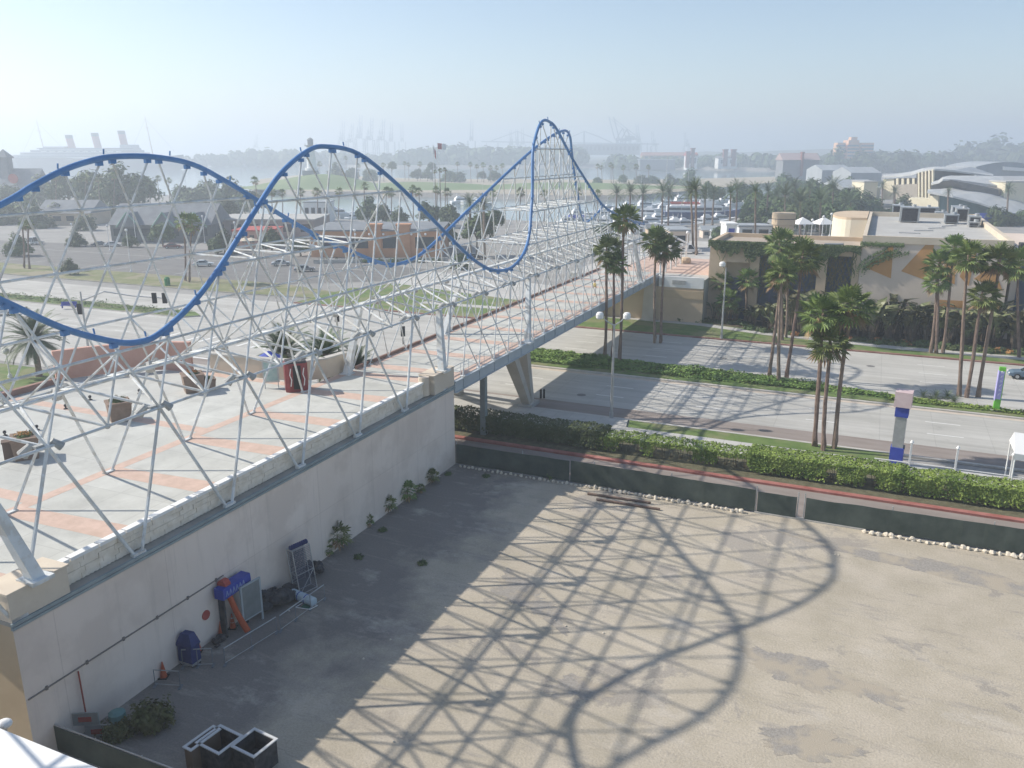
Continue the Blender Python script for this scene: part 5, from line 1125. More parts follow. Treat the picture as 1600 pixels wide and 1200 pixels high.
# boats
def yacht_meshes():
    h = MB(); st = [(-5.5, 1.7, 1.25), (-3, 1.95, 1.3), (1, 1.95, 1.45), (4, 1.3, 1.7), (6, .08, 2.0)]
    h.loft([[K(x, -w*.6, -.2), K(x, w*.6, -.2), K(x, w, z), K(x, -w, z)] for x, w, z in st])
    c = MB(); c.loft([[K(-3.6, -1.5, 1.3), K(2.2, -1.3, 1.45), K(2.2, 1.3, 1.45), K(-3.6, 1.5, 1.3)], [K(-3.4, -1.35, 2.7), K(1.2, -1.1, 2.7), K(1.2, 1.1, 2.7), K(-3.4, 1.35, 2.7)]]); c.box(-3.2, .2, -1.2, 1.2, 2.7, 2.85); c.loft([[K(-2.8, -1, 2.85), K(-.6, -.9, 2.85), K(-.6, .9, 2.85), K(-2.8, 1, 2.85)], [K(-2.7, -.9, 3.5), K(-1.2, -.8, 3.5), K(-1.2, .8, 3.5), K(-2.7, .9, 3.5)]])
    c.tube(K(-2.4, 0, 3.5), K(-2.7, 0, 5), .05, 5); c.tube(K(-2.6, -.8, 4.2), K(-2.6, .8, 4.2), .05, 5)
    w = MB(); w.loft([[K(-3.3, -1.52, 1.8), K(1.95, -1.3, 1.85), K(1.95, 1.3, 1.85), K(-3.3, 1.52, 1.8)], [K(-3.3, -1.46, 2.35), K(1.6, -1.22, 2.35), K(1.6, 1.22, 2.35), K(-3.3, 1.46, 2.35)]])
    return fm(h, 'hull', [M_HULLW]), fm(c, 'cabin', [M_HULLW]), fm(w, 'cabin_window', [M_GLASS])
YH, YC, YW = yacht_meshes()
def yacht(x, y, lpx, i, rz, group, what, mast=False):
    p = G(x, y, -2); sc = max(.8, 1.25*lpx*p.y/F/11.5); r = thing('motor_yacht', f'{what}, {ordn(i)}', 'boat', p, rz, group); r.scale = (sc,)*3
    link('hull', YH, r); link('cabin', YC, r); link('cabin_window', YW, r)
    if mast: mb = MB(); mb.tube((1, 0, 1.5), (1, 0, 13), .07, 5, r2=.04); mb.tube((1, 0, 2.8), (-4, 0, 3), .06, 5); mb.build('mast', M_STEEL, r)
    return r
for i, (x, y, l, rz) in enumerate(((712, 340, 26, .3), (722, 318, 30, .4), (738, 320, 30, 2.8), (752, 322, 26, .3), (905, 338, 30, .2), (925, 342, 34, 2.9), (945, 340, 34, .3), (968, 340, 40, .15), (1010, 326, 34, .2), (1005, 340, 46, 2.9), (1040, 330, 30, .1), (1068, 318, 34, .2), (1090, 338, 44, .1), (1108, 318, 30, 2.8), (1125, 328, 30, .2), (1150, 322, 30, .3), (1170, 318, 26, .2))): yacht(x, y, l, i, rz, 'yachts in the marina', 'small white motor yacht among the marina palms', i % 3 == 0)
for i, (x, y, l, rz) in enumerate(((915, 352, 36, .1), (938, 353, 40, 2.9), (952, 348, 30, .2), (975, 354, 44, .1), (992, 349, 36, 3.0), (1003, 356, 40, .2), (1020, 352, 40, .1), (1032, 346, 34, .3), (1046, 357, 42, 3.0), (1060, 352, 34, .2), (1075, 356, 40, .1), (1090, 352, 34, 2.8), (1112, 352, 44, .1), (1128, 347, 36, .2), (1140, 340, 34, 2.9), (955, 330, 28, .2), (985, 326, 28, .3), (1045, 322, 28, .1), (1075, 324, 26, .3), (1135, 316, 26, .1), (890, 350, 34, .2))): yacht(x, y, l, i, rz, 'yachts close by the marina edge', 'white cabin boat at the near marina edge', i % 4 == 1)
for i, (x, y, l) in enumerate(((505, 345, 40), (530, 340, 46), (560, 345, 36), (612, 338, 30))): yacht(x, y, l, i, .1, 'boats by the dock office', 'white boat moored near the dock office')
for i, (x, y, l) in enumerate(((145, 307, 24), (175, 309, 26), (200, 311, 22), (215, 310, 26), (258, 311, 18))): yacht(x, y, l, i, .5*i, 'boats left of the harbour mouth', 'white boat glimpsed between the dark left trees', i > 2)
p = G(1098, 343, -2); tb = thing('tour_boat', 'large navy hulled tour boat with white decks and red rail behind the palms', 'boat', p, -.12)
k = p.y/F; a = 62*k
mb = MB(); mb.loft([[K(x, -w*.7, -.3), K(x, w*.7, -.3), K(x, w, z), K(x, -w, z)] for x, w, z in ((-a, 3.6, 3.2), (-a*.3, 4, 3.1), (a*.4, 3.6, 3.4), (a*.8, 1.6, 4.1), (a, .1, 4.8))]); mb.build('hull', M_HULLB, tb)
mb = MB(); mb.box(-a*.9, a*.45, -3.2, 3.2, 3.1, 5.5); mb.box(-a*.8, a*.2, -3.0, 3.0, 5.5, 5.75); mb.box(-a*.1, a*.25, -2, 2, 5.75, 8); mb.build('cabin', M_HULLW, tb)
mb = MB(); mb.box(-a*.85, a*.42, -3.26, 3.26, 3.9, 4.9); mb.build('window_band', M_GLASS, tb)
mb = MB(); mb.box(-a*.8, -a*.1, -3.05, -2.95, 6.2, 6.9); mb.box(-a*.8, -a*.1, 2.95, 3.05, 6.2, 6.9); mb.build('red_rail', mat('rail_red', (.6, .14, .1), None), tb)
mb = MB(); mb.tube(K(a*.1, 0, 8), K(a*.05, 0, 15), .12, 5); mb.build('mast', M_STEEL, tb)
p = G(860, 330, -2); r = thing('blue_canopy_boat', 'low boat under bright blue covers seen through the coaster frame', 'boat', G(905, 345, -2), .2)
mb = MB(); mb.loft([[K(x, -w*.7, -.2), K(x, w*.7, -.2), K(x, w, 1.1), K(x, -w, 1.1)] for x, w in ((-5, 1.6), (2, 1.7), (5, .2))]); mb.build('hull', M_HULLW, r); mb = MB(); mb.loft([[K(-4.6, -1.7, 1.1), K(2.6, -1.6, 1.1), K(2.6, 1.6, 1.1), K(-4.6, 1.7, 1.1)], [K(-4.2, -.5, 2.4), K(2, -.4, 2.2), K(2, .4, 2.2), K(-4.2, .5, 2.4)]]); mb.build('cover', M_ROYAL, r)
for i, (x, yb, yt) in enumerate(((246, 312, 285), (243, 312, 290), (1038, 345, 250), (1072, 340, 262))):
    p = G(x, yb, -2); h = (yb-yt)*p.y/F; r = thing('sailboat', f'sailboat with a bare thin mast, {ordn([1, 0, 2, 3][i])} of the four masts', 'boat', p, .3*i)
    link('hull', YH, r, sc=(.7, .6, .6)); mb = MB(); mb.tube((0, 0, .8), (0, 0, h), .08, 5); mb.tube((0, 0, 2), (-3, 0, 2.1), .06, 5); mb.build('mast', M_STEEL, r)
for i, (x, yb, yt, c1, c2) in enumerate(((686, 330, 229, M_RED, M_WHITE), (679, 330, 232, M_WHITE, M_RED))):
    p = G(x, yb); h = (yb-yt)*p.y/F; r = thing('flagpole', ['tall flagpole flying a red and white flag, the right one of two', 'tall flagpole with a limp white and red flag, the left one'][i], 'flagpole', p)
    mb = MB(); mb.tube((0, 0, 0), (0, 0, h), .16, 6, r2=.08); mb.build('pole', M_STEEL, r)
    mb = MB()
    for q in range(6):
        f0, f1 = q/6, (q+1)/6; L = 3.6 if i == 0 else 1.2; D = .6 if i == 0 else 5.0
        a = lambda f, u: K(f*L, .25*math.sin(f*7), h-.2-D*f*.5-u*(2.4 if i == 0 else 3.4))
        mb.quad(a(f0, 0), a(f1, 0), a(f1, 1), a(f0, 1), 0 if q < 3 else 1)
    mb.build('flag', [c1, c2], r)
for i, (x0, x1, yb, yt, m, rf) in enumerate(((1012, 1040, 372, 358, M_TAN, M_SLATE), (985, 1006, 366, 356, M_WHITE, M_METROOF), (1098, 1120, 372, 360, M_GREYW, M_METROOF), (940, 965, 364, 354, M_TAN, M_GRNROOF), (1206, 1216, 366, 350, M_WHITE, M_METROOF))):
    hut('quay_kiosk', x0, x1, yb, yt, 5, 'small quayside kiosk hut near the marina edge, ' + ordn([2, 1, 3, 0, 4][i]), 'kiosk', m, rf, 0, 1.2 if i % 2 == 0 else 0, group='quayside kiosks', windows=2)
trees([(940, 372, 350, 26), (968, 376, 352, 30), (1125, 378, 354, 34), (1150, 372, 346, 40), (1172, 366, 338, 44), (1192, 362, 330, 50), (1215, 360, 322, 54), (1238, 366, 322, 50), (1258, 376, 330, 46), (1300, 376, 334, 50), (1322, 366, 326, 46), (1340, 350, 318, 40), (1365, 345, 318, 44), (1400, 345, 322, 40), (1180, 340, 304, 44), (1250, 336, 296, 50), (1305, 330, 292, 54), (1345, 322, 294, 40)], 'leafy tree in the dense grove between marina and wavy roofs', 'dense grove trees')
trees([(10, 350, 322, 60), (60, 356, 330, 50), (30, 340, 318, 50), (255, 342, 318, 50), (240, 360, 335, 36), (335, 352, 322, 50), (360, 345, 318, 46), (170, 345, 322, 44), (130, 360, 338, 40)], 'mid green tree behind the parking lot buildings', 'trees behind the parking lot')
# ============================================================ VEHICLES
def car_parts(L=4.5, W=1.78, Hh=1.42, truck=False):
    b = MB(); hw = W/2
    low = [(-L/2, .35), (-L/2, .75), (-L*.42, .86), (-L*.30, .90), (L*.14, .92), (L*.40, .80), (L*.49, .62), (L/2, .36)]
    for sgn in (0,): b.loft([[K(x, y*hw*(.94 if abs(x) > L*.45 else 1), z) for x, z in low] for y in (-.97, -1, 1, .97)])
    g = MB(); roof = MB()
    c0, c1, c2, c3 = (-L*.34, -L*.20, L*.06, L*.22) if not truck else (-L*.02, L*.02, L*.14, L*.25)
    g.loft([[K(c0, -hw*.93, .88), K(c3, -hw*.93, .88), K(c3, hw*.93, .88), K(c0, hw*.93, .88)], [K(c1, -hw*.74, Hh-.05), K(c2, -hw*.74, Hh-.05), K(c2, hw*.74, Hh-.05), K(c1, hw*.74, Hh-.05)]])
    roof.loft([[K(c1-.05, -hw*.76, Hh-.06), K(c2+.05, -hw*.76, Hh-.06), K(c2+.05, hw*.76, Hh-.06), K(c1-.05, hw*.76, Hh-.06)], [K(c1+.1, -hw*.68, Hh), K(c2-.1, -hw*.68, Hh), K(c2-.1, hw*.68, Hh), K(c1+.1, hw*.68, Hh)]])
    for x in (c0*.6+c2*.4-.1,):
        for y in (-1, 1): roof.tube(K(x, y*hw*.94, .9), K(x+.02, y*hw*.75, Hh-.05), .04, 4)
    for y in (-1, 1): roof.tube(K(c3, y*hw*.93, .88), K(c2, y*hw*.75, Hh-.05), .045, 4); roof.tube(K(c0, y*hw*.93, .88), K(c1, y*hw*.75, Hh-.05), .05, 4)
    wh = MB(); wh.tube(K(0, -.11, 0), K(0, .11, 0), .32, 16); rim = MB(); rim.tube(K(0, -.125, 0), K(0, .125, 0), .2, 10)
    li = MB(); li.ball(K(0, 0, 0), .13, 8, 5, 0, (.6, 1.3, .7))
    return [fm(x, n, [None]) if False else x for x, n in ((b, 'body'), (g, 'glass'), (roof, 'roof'), (wh, 'wheel'), (rim, 'rim'), (li, 'headlight'))]
_cache = {}
def vehicle(label, loc, rz, colour, L=4.5, W=1.78, Hh=1.42, truck=False, cat='car'):
    key = (L, W, Hh, truck)
    if key not in _cache: _cache[key] = car_parts(*key)
    b, g, rf, wh, rim, li = _cache[key]
    pm = mat('car_paint_%02d' % len([m for m in MATS if m.startswith('car_paint')]), colour, None, rough=.25, spec=.6)
    r = thing('pickup_truck' if truck else 'parked_car', label, cat, loc, rz, None)
    bo = b.build('body', pm, r); g.build('window', M_GLASS, r); rf.build('roof', pm, r)
    if truck: m = MB(); m.box(-L*.47, -L*.04, -W*.40, W*.40, .93, .95); m.build('cargo_bed', M_BLACK, r)
    for x in (-L*.30, L*.31):
        for y in (-W/2+.06, W/2-.06): o = wh.build('wheel', M_BLACK, r, (x, y, .32)); rim.build('rim', M_GALV, o)
    for y in (-W*.33, W*.33): li.build('headlight', M_WHITE, r, (L*.49, y, .66)); li.build('tail_light', M_RED, r, (-L*.495, y, .74))
    return r
vehicle('grey blue saloon car driving in at the right picture edge', G(1601, 592)+Vector((.6, 0, 0)), math.pi-TH, (.13, .20, .27))
vehicle('white saloon car parked in the lot under the pair of green palms', G(318, 416), .25, (.62, .66, .66))
vehicle('dark car parked at the back of the lot beside the green trimmed gables', G(157, 385), .2, (.10, .12, .15))
vehicle('white box van at the far left of the parking lot', G(54, 382), 1.3, (.72, .73, .72), 5.2, 1.9, 2.1)
vehicle('silver car in the lot directly below the blue far track', G(440, 415), .3, (.40, .43, .45))
vehicle('dark grey car right of the silver one in the lot', G(476, 424), .3, (.22, .235, .25))
vehicle('maroon car parked by the end of the green trimmed restaurant', G(270, 388), .2, (.22, .08, .07))
vehicle('white pickup truck parked on the far plaza behind the lamp', G(1072, 396, 6.56), .1, (.75, .76, .77), 5.4, 1.9, 1.75, True, 'truck')
vehicle('black car in the lot in front of the orange restaurant', G(742, 405), .2, (.03, .03, .035))
vehicle('white car at the back of the lot right of the dark car', G(177, 385), .2, (.7, .7, .7))
vehicle('car partly hidden behind the first wheel of blue track at left edge', G(4, 492), .2, (.6, .62, .64))
# ============================================================ STREET FURNITURE
def lamp_double(px, pyb, pyt, label, arms, zb=.14, ar=1.3, rr=.36, rise=.95):
    p = G(px, pyb, zb); h = (pyb-pyt)*p.y/F*1.02; r = thing('street_lamp', label, 'street lamp', p, RB)
    mb = MB(); mb.tube((0, 0, 0), (0, 0, h), .15, 10, r2=.095); mb.tube((0, 0, 0), (0, 0, .5), .2, 10); mb.build('pole', M_GALV, r)
    for k, (dx, dy) in enumerate(arms):
        mb = MB(); mb.path([(0, 0, h-.1), (dx*.55, dy*.55, h+rise*.35), (dx, dy, h+rise)], [.06, .05, .05], 6); a = mb.build('arm', M_GALV, r)
        mb = MB(); mb.lathe([(.06, .26), (rr*.72, .2), (rr, .02), (rr*.98, -.32), (rr*.7, -.42)], (dx, dy, h+rise), 14); mb.build('lamp_head', M_WHITE, a)
    return r
lamp_double(955, 652, 500, 'tall street lamp with two white drum heads beside the footbridge shadow', [(-1.35, -.3), (1.05, .5)], .14, rise=.9)
lamp_double(1127, 529, 418, 'single headed white street lamp on the verge before the ivy building', [(-.5, -.1)], .15, rise=.55, rr=.42)
lamp_double(1592, 538, 440, 'white lamp pole at the right edge behind the saloon car', [(.5, 0)], .15, rise=.3)
def globe(px, pyb, pyt, label, z=0.0, group=None, rr=.24, name='globe_lamp'):
    p = G(px, pyb, z); h = (pyb-pyt)*p.y/F; r = thing(name, label, 'lamp post', p, 0, group)
    mb = MB(); mb.tube((0, 0, 0), (0, 0, h), .09, 8, r2=.06); mb.lathe([(.25, 0), (.22, .3), (.12, .5)], n=10); mb.build('pole', M_WHITE, r)
    mb = MB(); mb.ball((0, 0, h+rr*.7), rr, 10, 8); mb.build('globe', M_WHITE, r); return r
globe(16, 590, 550, 'globe lamp on the grass island left of the date palm', .15, None, .38)
globe(1072, 410, 366, 'white globe lamp on a tan block at the edge of the far plaza', 6.56, None, .3)
globe(1110, 372, 362, 'short globe lamp behind the left end of the ivy wall', 6.56)
for i, (x, yb, yt) in enumerate(((1233, 372, 352), (1255, 372, 354), (1267, 371, 346), (1284, 371, 341), (1296, 370, 337), (1305, 366, 347), (1315, 362, 338), (1322, 365, 338))): globe(x, yb, yt, f'white globe lamp by the tents behind the ivy building, {ordn(i)}', 6.56, 'globe lamps behind the ivy building', .3)
for i, (x, yb, yt) in enumerate(((115, 378, 352), (172, 392, 355), (213, 380, 335), (205, 425, 362), (370, 395, 350), (557, 418, 362), (320, 380, 340))): globe(x, yb, yt, f'slim light pole in or beside the parking lot, {ordn([0, 1, 3, 2, 5, 6, 4][i])}', 0, 'parking lot light poles', .3, 'light_pole')
mb = MB(); p = G(1071, 411, 6.56); r = thing('stone_block', 'tan stone block under the globe lamp on the far plaza', 'block', p, RB); mb.lathe([(.9, 0), (.95, .5), (.8, .9), (.5, 1.0)], n=10); mb.build('block', M_TAN, r)
# traffic signals at the junction
def head(r, o, m=M_BLACK):
    mb = MB(); o = Vector(o); mb.obox(o+Vector((-.28, -.15, -.55)), (.56, 0, 0), (0, .22, 0), (0, 0, 1.35)); h = mb.build('signal_head', m, r)
    for k in range(3): mb = MB(); mb.tube(o+Vector((0, .05, -.25+k*.42)), o+Vector((0, .2, -.25+k*.42)), .15, 8); mb.build('lens', M_SLATE, h)
p = G(138, 545, .1); r = thing('traffic_signal', 'traffic signal pole with a long curved arm over the left junction', 'traffic light', p, 0)
q = AY(135, 470, p.y)-p; e = AY(250, 466, p.y)-p
mb = MB(); mb.tube((0, 0, 0), (0, 0, q.z+1.2), .16, 8, r2=.1); mb.build('pole', M_GALV, r)
mb = MB(); mb.path([K(0, 0, q.z), K(e.x*.3, 0, q.z+1.2), K(e.x*.65, 0, e.z+.3), K(e.x+.6, 0, e.z)], [.11, .09, .07, .06], 7); mb.build('arm', M_GALV, r)
head(r, (e.x*.93, 0, e.z-.1)); head(r, (e.x+.6, 0, e.z-.1)); head(r, (-.4, 0, q.z-1.2))
for i, (x, yb, yt, lab) in enumerate(((630, 538, 512, 'short black signal post by the plaza end of the crossing'), (530, 560, 486, 'signal post in front of the pale column by the plaza wall'))):
    p = G(x, yb, .1); r = thing('traffic_signal', lab, 'traffic light', p, .3); h = (yb-yt)*p.y/F
    mb = MB(); mb.tube((0, 0, 0), (0, 0, h), .08, 7); mb.build('pole', M_BLACK, r); head(r, (0, -.1, h-.5))
# pylon sign behind the hedge, lime pylon, fence, awning
p = G(1399, 724, .13); r = thing('pylon_sign', 'square grey pylon with royal blue collars and a pale pink cube on top', 'sign', p, RB-.1)
hh = (724-603)*p.y/F*1.03
mb = MB(); mb.box(-.42, .42, -.42, .42, 1.5, hh-2.0); mb.build('shaft', M_GALV, r)
mb = MB(); mb.box(-.5, .5, -.5, .5, 0, 1.5); mb.build('base_collar', M_ROYAL, r)
mb = MB(); mb.box(-.5, .5, -.5, .5, hh-2.05, hh-1.2); mb.build('top_collar', M_ROYAL, r)
mb = MB(); mb.box(-.64, .64, -.64, .64, hh-1.2, hh+.05); mb.build('cube_head', mat('pale_pink_panel', (.58, .44, .44), (.64, .52, .51), 1.2, .6), r)
mb = MB(); mb.tube((.5, -.2, 1.4), (.5, -.2, 1.75), .07, 6); mb.build('junction_box', M_SLATE, r)
p = G(1556, 641, .2); r = thing('banner_pylon', 'lime green pylon with a lilac banner panel on the median at right', 'sign', p, RB); h = (641-570)*p.y/F*1.03
mb = MB(); mb.box(-.28, .28, -.2, .2, .12, h); mb.build('pylon', M_LIME, r)
mb = MB(); mb.box(-.33, -.285, -.5, .25, 1.1, h-.35); mb.box(-.285, .2, -.26, -.205, 1.2, h-.4); b = mb.build('banner', M_LILAC, r)
for k in range(6):
    z = 1.6+k*.45; mb = MB(); o = K(-.1, -.265, z)
    for q in range(2): mb.tube(o+Vector((0, 0, q*.12)), o+Vector((.22*(1 if (k+q) % 2 else .6), 0, .1+q*.12)), .028, 4)
    mb.build('lettering', M_WHITE, b)
mb = MB(); mb.box(-.6, .6, -.45, .45, 0, .14); mb.build('base', M_KERB, r)
r = thing('white_post_fence', 'white fence of tall posts and low rails behind the hedge at right', 'fence', BO, RB)
for t in (34.4, 37.7, 41.5, 45.5): mb = MB(); mb.box(t-.07, t+.07, 13.0, 13.14, .13, 2.5); mb.tube(K(t, 13.07, 2.5), K(t, 13.07, 2.7), .16, 8, r2=.05); mb.build('post', M_WHITE, r)
mb = MB()
for z in (.45, .75): mb.box(31.8, 47, 13.03, 13.11, z, z+.06)
mb.build('rail', M_WHITE, r)
p = B(13.2, 41.9, 0); r = thing('white_awning', 'white fabric awning on posts cut by the right picture edge', 'awning', p, RB)
mb = MB(); mb.add([K(-.6, -1.6, 3.1), K(-.6, 1.6, 3.1), K(4, 1.6, 2.9), K(4, -1.6, 2.9), K(-.6, 0, 4.3), K(4, 0, 4.1), K(-.6, -1.6, 2.6), K(4, -1.6, 2.5)], [(0, 3, 5, 4), (1, 4, 5, 2), (0, 4, 1), (6, 7, 3, 0)]); mb.build('canopy', M_WHITE, r)
for x, y in ((-.5, -1.5), (-.5, 1.5), (3.8, -1.5), (3.8, 1.5)): mb = MB(); mb.tube((x, y, .1), (x, y, 3.1), .06, 6); mb.build('post', M_WHITE, r)
for i, (x, y) in enumerate(((845, 622), (850, 622))):
    r = thing('bollard', ['left of two small dark bollards by the V columns', 'right of two small dark bollards by the V columns'][i], 'bollard', G(x, y, .14)); mb = MB(); mb.lathe([(.12, 0), (.10, .8), (.14, .85), (.05, 1.0)], n=8); mb.build('post', M_BLACK, r)
r = thing('bus_bench', 'dark blue covered bench on the left median', 'bench', G(108, 481, .2), .2); mb = MB(); mb.box(-1.2, 1.2, -.3, .3, .4, .5); mb.box(-1.2, 1.2, .25, .33, .5, 1.0); [mb.box(x-.05, x+.05, -.25, .25, 0, .4) for x in (-1, 1)]; mb.build('seat', M_ROYAL, r)
r = thing('green_bin', 'green litter bin on the parking verge', 'bin', G(262, 446, .14)); mb = MB(); mb.lathe([(.5, 0), (.55, 1.3), (.3, 1.6)], n=10); mb.build('bin', M_LIME if False else mat('bin_green', (.03, .2, .07), None), r)
# ============================================================ ON THE NEAR PLAZA
def planter(px, py, label, sz, rz, bloom):
    p = G(px, py, ZP); r = thing('planter', label, 'planter', p, rz); a = sz/2
    mb = MB(); mb.loft([[K(-a*.86, -a*.86, 0), K(a*.86, -a*.86, 0), K(a*.86, a*.86, 0), K(-a*.86, a*.86, 0)], [K(-a, -a, sz*.82), K(a, -a, sz*.82), K(a, a, sz*.82), K(-a, a, sz*.82)], [K(-a*1.06, -a*1.06, sz*.84), K(a*1.06, -a*1.06, sz*.84), K(a*1.06, a*1.06, sz*.84), K(-a*1.06, a*1.06, sz*.84)], [K(-a*1.06, -a*1.06, sz*.95), K(a*1.06, -a*1.06, sz*.95), K(a*1.06, a*1.06, sz*.95), K(-a*1.06, a*1.06, sz*.95)]]); mb.build('pot', mat('planter_brown', (.20, .145, .11), (.27, .20, .16), 2), r)
    link('plants', BUSH[0], r, (0, 0, sz*.85), 0, (a*.95, a*.95, a*.8)); link('flowers', OBUSH[0] if bloom else BUSH[1], r, (0, 0, sz*.95), 1, (a*.9, a*.9, a*.7)); return r
planter(43, 714, 'big square brown planter with red flowers, nearest on the plaza', 1.45, .5, True)
planter(188, 656, 'square brown planter with a flat green top on the plaza', 1.45, .6, False)
planter(303, 611, 'brown planter heaped with pink red flowers, left of a close pair', 1.5, .5, True)
planter(327, 608, 'smaller brown planter right beside the flowering one', .95, .5, False)
r = thing('litter_bin', 'narrow dark bin standing beside the nearest planter', 'bin', G(16, 718, ZP), .5); mb = MB(); mb.box(-.28, .28, -.28, .28, 0, 1.1); mb.box(-.32, .32, -.32, .32, 1.1, 1.2); mb.build('bin', mat('bin_brown', (.15, .11, .09), None), r)
r = thing('vending_kiosk', 'rounded dark red drinks kiosk with a black door on the plaza', 'kiosk', G(464, 609, ZP), .35)
mb = MB(); mb.loft([[K(-.85, -.5, z), K(-.6, -.72, z), K(.6, -.72, z), K(.85, -.5, z), K(.85, .6, z), K(-.85, .6, z)] for z in (0, 2.25)]); mb.build('body', mat('kiosk_red', (.17, .03, .032), (.25, .045, .048), 1.5, .4), r)
mb = MB(); mb.box(-.28, .32, -.76, -.725, .25, 2.1); mb.build('door', M_BLACK, r)
mb = MB(); mb.box(-.75, .75, -.66, .5, 2.25, 2.4); mb.build('lid', M_DARK, r)
mb = MB(); [mb.path([K(x, -.74, .5), K(x+.08, -.75, 1.0), K(x-.04, -.75, 1.4), K(x+.06, -.74, 1.9)], .035, 4) for x in (-.48, .5)]; mb.build('white_swirl', M_WHITE, r)
r = thing('sandwich_board', 'pale teal poster board on two legs left of the red kiosk', 'sign', G(425, 606, ZP), .25)
mb = MB(); mb.box(-.62, .62, -.05, .05, .45, 2.3); mb.build('frame', M_GALV, r)
mb = MB(); mb.box(-.5, .5, -.075, -.052, .6, 2.15); mb.build('poster', mat('teal_poster', (.25, .42, .42), (.45, .56, .52), 2.5, .5), r)
for x in (-.5, .5): mb = MB(); mb.tube((x, -.2, 0), (x, 0, .5), .03, 5); mb.tube((x, .2, 0), (x, 0, .5), .03, 5); mb.build('leg', M_GALV, r)
def wallpath(name, pts, h, th, m, label, cap=None):
    r = thing(name, label, 'wall', BO, RB); mb = MB()
    for (t0, s0), (t1, s1) in zip(pts, pts[1:]):
        d = Vector((t1-t0, s1-s0, 0)); n = Vector((-d.y, d.x, 0)).normalized()*th; mb.obox((t0, s0, ZP), d, n, (0, 0, h))
    mb.build('wall', m, r)
    if cap:
        mb = MB()
        for (t0, s0), (t1, s1) in zip(pts, pts[1:]):
            d = Vector((t1-t0, s1-s0, 0)); n = Vector((-d.y, d.x, 0)).normalized(); mb.obox(Vector((t0, s0, ZP+h))-n*.06, d, n*(th+.12), (0, 0, .12))
        mb.build('coping', cap, r)
    return r
wallpath('curved_pink_wall', [(-29.6, -12.6), (-28.2, -10.2), (-26.4, -8), (-24.4, -6.6), (-22, -5.7)], 2.4, .45, M_PINK, 'high curved pink wall at the back of the plaza')
wallpath('plaza_wall', [(-20, -5.6), (-15, -5.4), (-11.2, -4.9), (-10, -3.2), (-9.6, -.6)], 1.55, .5, mat('buff_wall', (.50, .42, .33), (.57, .49, .39), .5), 'buff plaza wall running to the bridge behind the red kiosk', M_KERB)
wallpath('plaza_kerb_wall', [(-29.4, -38), (-28.6, -20), (-28.6, -13)], .45, .4, mat('brown_coping', (.26, .15, .12), (.33, .2, .16), 1), 'low brown edging wall on the left of the plaza')
r = thing('market_umbrella', 'bright blue umbrella behind the buff plaza wall', 'umbrella', B(-4.0, -15.1, 0)); mb = MB(); mb.tube((0, 0, 0), (0, 0, 9.0), .05, 6); mb.build('pole', M_GALV, r); mb = MB(); mb.add([(1.15*math.cos(a*.785), 1.15*math.sin(a*.785), 8.5) for a in range(8)]+[(0, 0, 9.1)], [(i, (i+1) % 8, 8) for i in range(8)]); mb.build('canopy', M_ROYAL, r)
for i, (px, py) in enumerate(((58, 672), (8, 681), (141, 625), (103, 639), (218, 615), (351, 577))):
    r = thing('floor_lamp', f'tiny dark lamp fixture on the plaza paving, {ordn([1, 0, 3, 2, 4, 5][i])}', 'lamp', G(px, py, ZP), i, 'floor lamps on the plaza'); mb = MB(); mb.lathe([(.16, 0), (.16, .05), (.05, .1), (.05, .2)], n=8); mb.ball((0, 0, .26), .12, 8, 5); mb.build('fixture', M_DARK, r)
# person on the bridge
def person(loc, rz, shirt, trousers, label):
    r = thing('person', label, 'person', loc, rz)
    mb = MB()
    mb.path([(-.09, .12, 0), (-.09, .02, .06), (-.09, 0, .48), (-.08, 0, .9)], [.05, .055, .06, .085], 7); mb.path([(.09, -.2, 0), (.09, -.16, .06), (.09, -.06, .48), (.08, 0, .9)], [.05, .055, .06, .085], 7)
    mb.path([(0, 0, .86), (0, 0, 1.05), (0, .01, 1.35), (0, 0, 1.47), (0, .01, 1.56)], [.15, .14, .18, .1, .055], 9, 0, .7)
    for sx in (-1, 1): mb.path([(sx*.19, 0, 1.42), (sx*.25, -.03*sx, 1.15), (sx*.24, .08*sx, .92), (sx*.23, .1*sx, .83)], [.055, .045, .035, .03], 6)
    mb.ball((0, .015, 1.67), .105, 10, 8, 0, (.85, .95, 1.15)); mb.ball((0, .115, 1.66), .02, 5, 4)
    b = mb.build('body', mat('skin', (.45, .27, .19), None), r, smooth=True)
    mb = MB(); mb.path([(0, 0, .88), (0, 0, 1.05), (0, .01, 1.35), (0, 0, 1.49)], [.17, .16, .2, .11], 9, 0, .72); [mb.path([(sx*.19, 0, 1.43), (sx*.25, -.02*sx, 1.17)], [.07, .06], 6) for sx in (-1, 1)]; mb.build('shirt', shirt, r, smooth=True)
    mb = MB(); mb.path([(-.09, .02, .1), (-.09, 0, .48), (-.06, 0, .95)], [.07, .075, .12], 7); mb.path([(.09, -.15, .1), (.09, -.06, .48), (.06, 0, .95)], [.07, .075, .12], 7); mb.build('trousers', trousers, r, smooth=True)
    mb = MB(); mb.ball((0, -.01, 1.70), .115, 10, 6, 0, (.9, 1, 1)); mb.build('hair', M_BARK, r, smooth=True)
person(G(929, 460, ZP), 2.2, mat('yellow_shirt', (.6, .5, .22), None), M_WHITE, 'small person in a yellow top and white trousers walking on the footbridge')
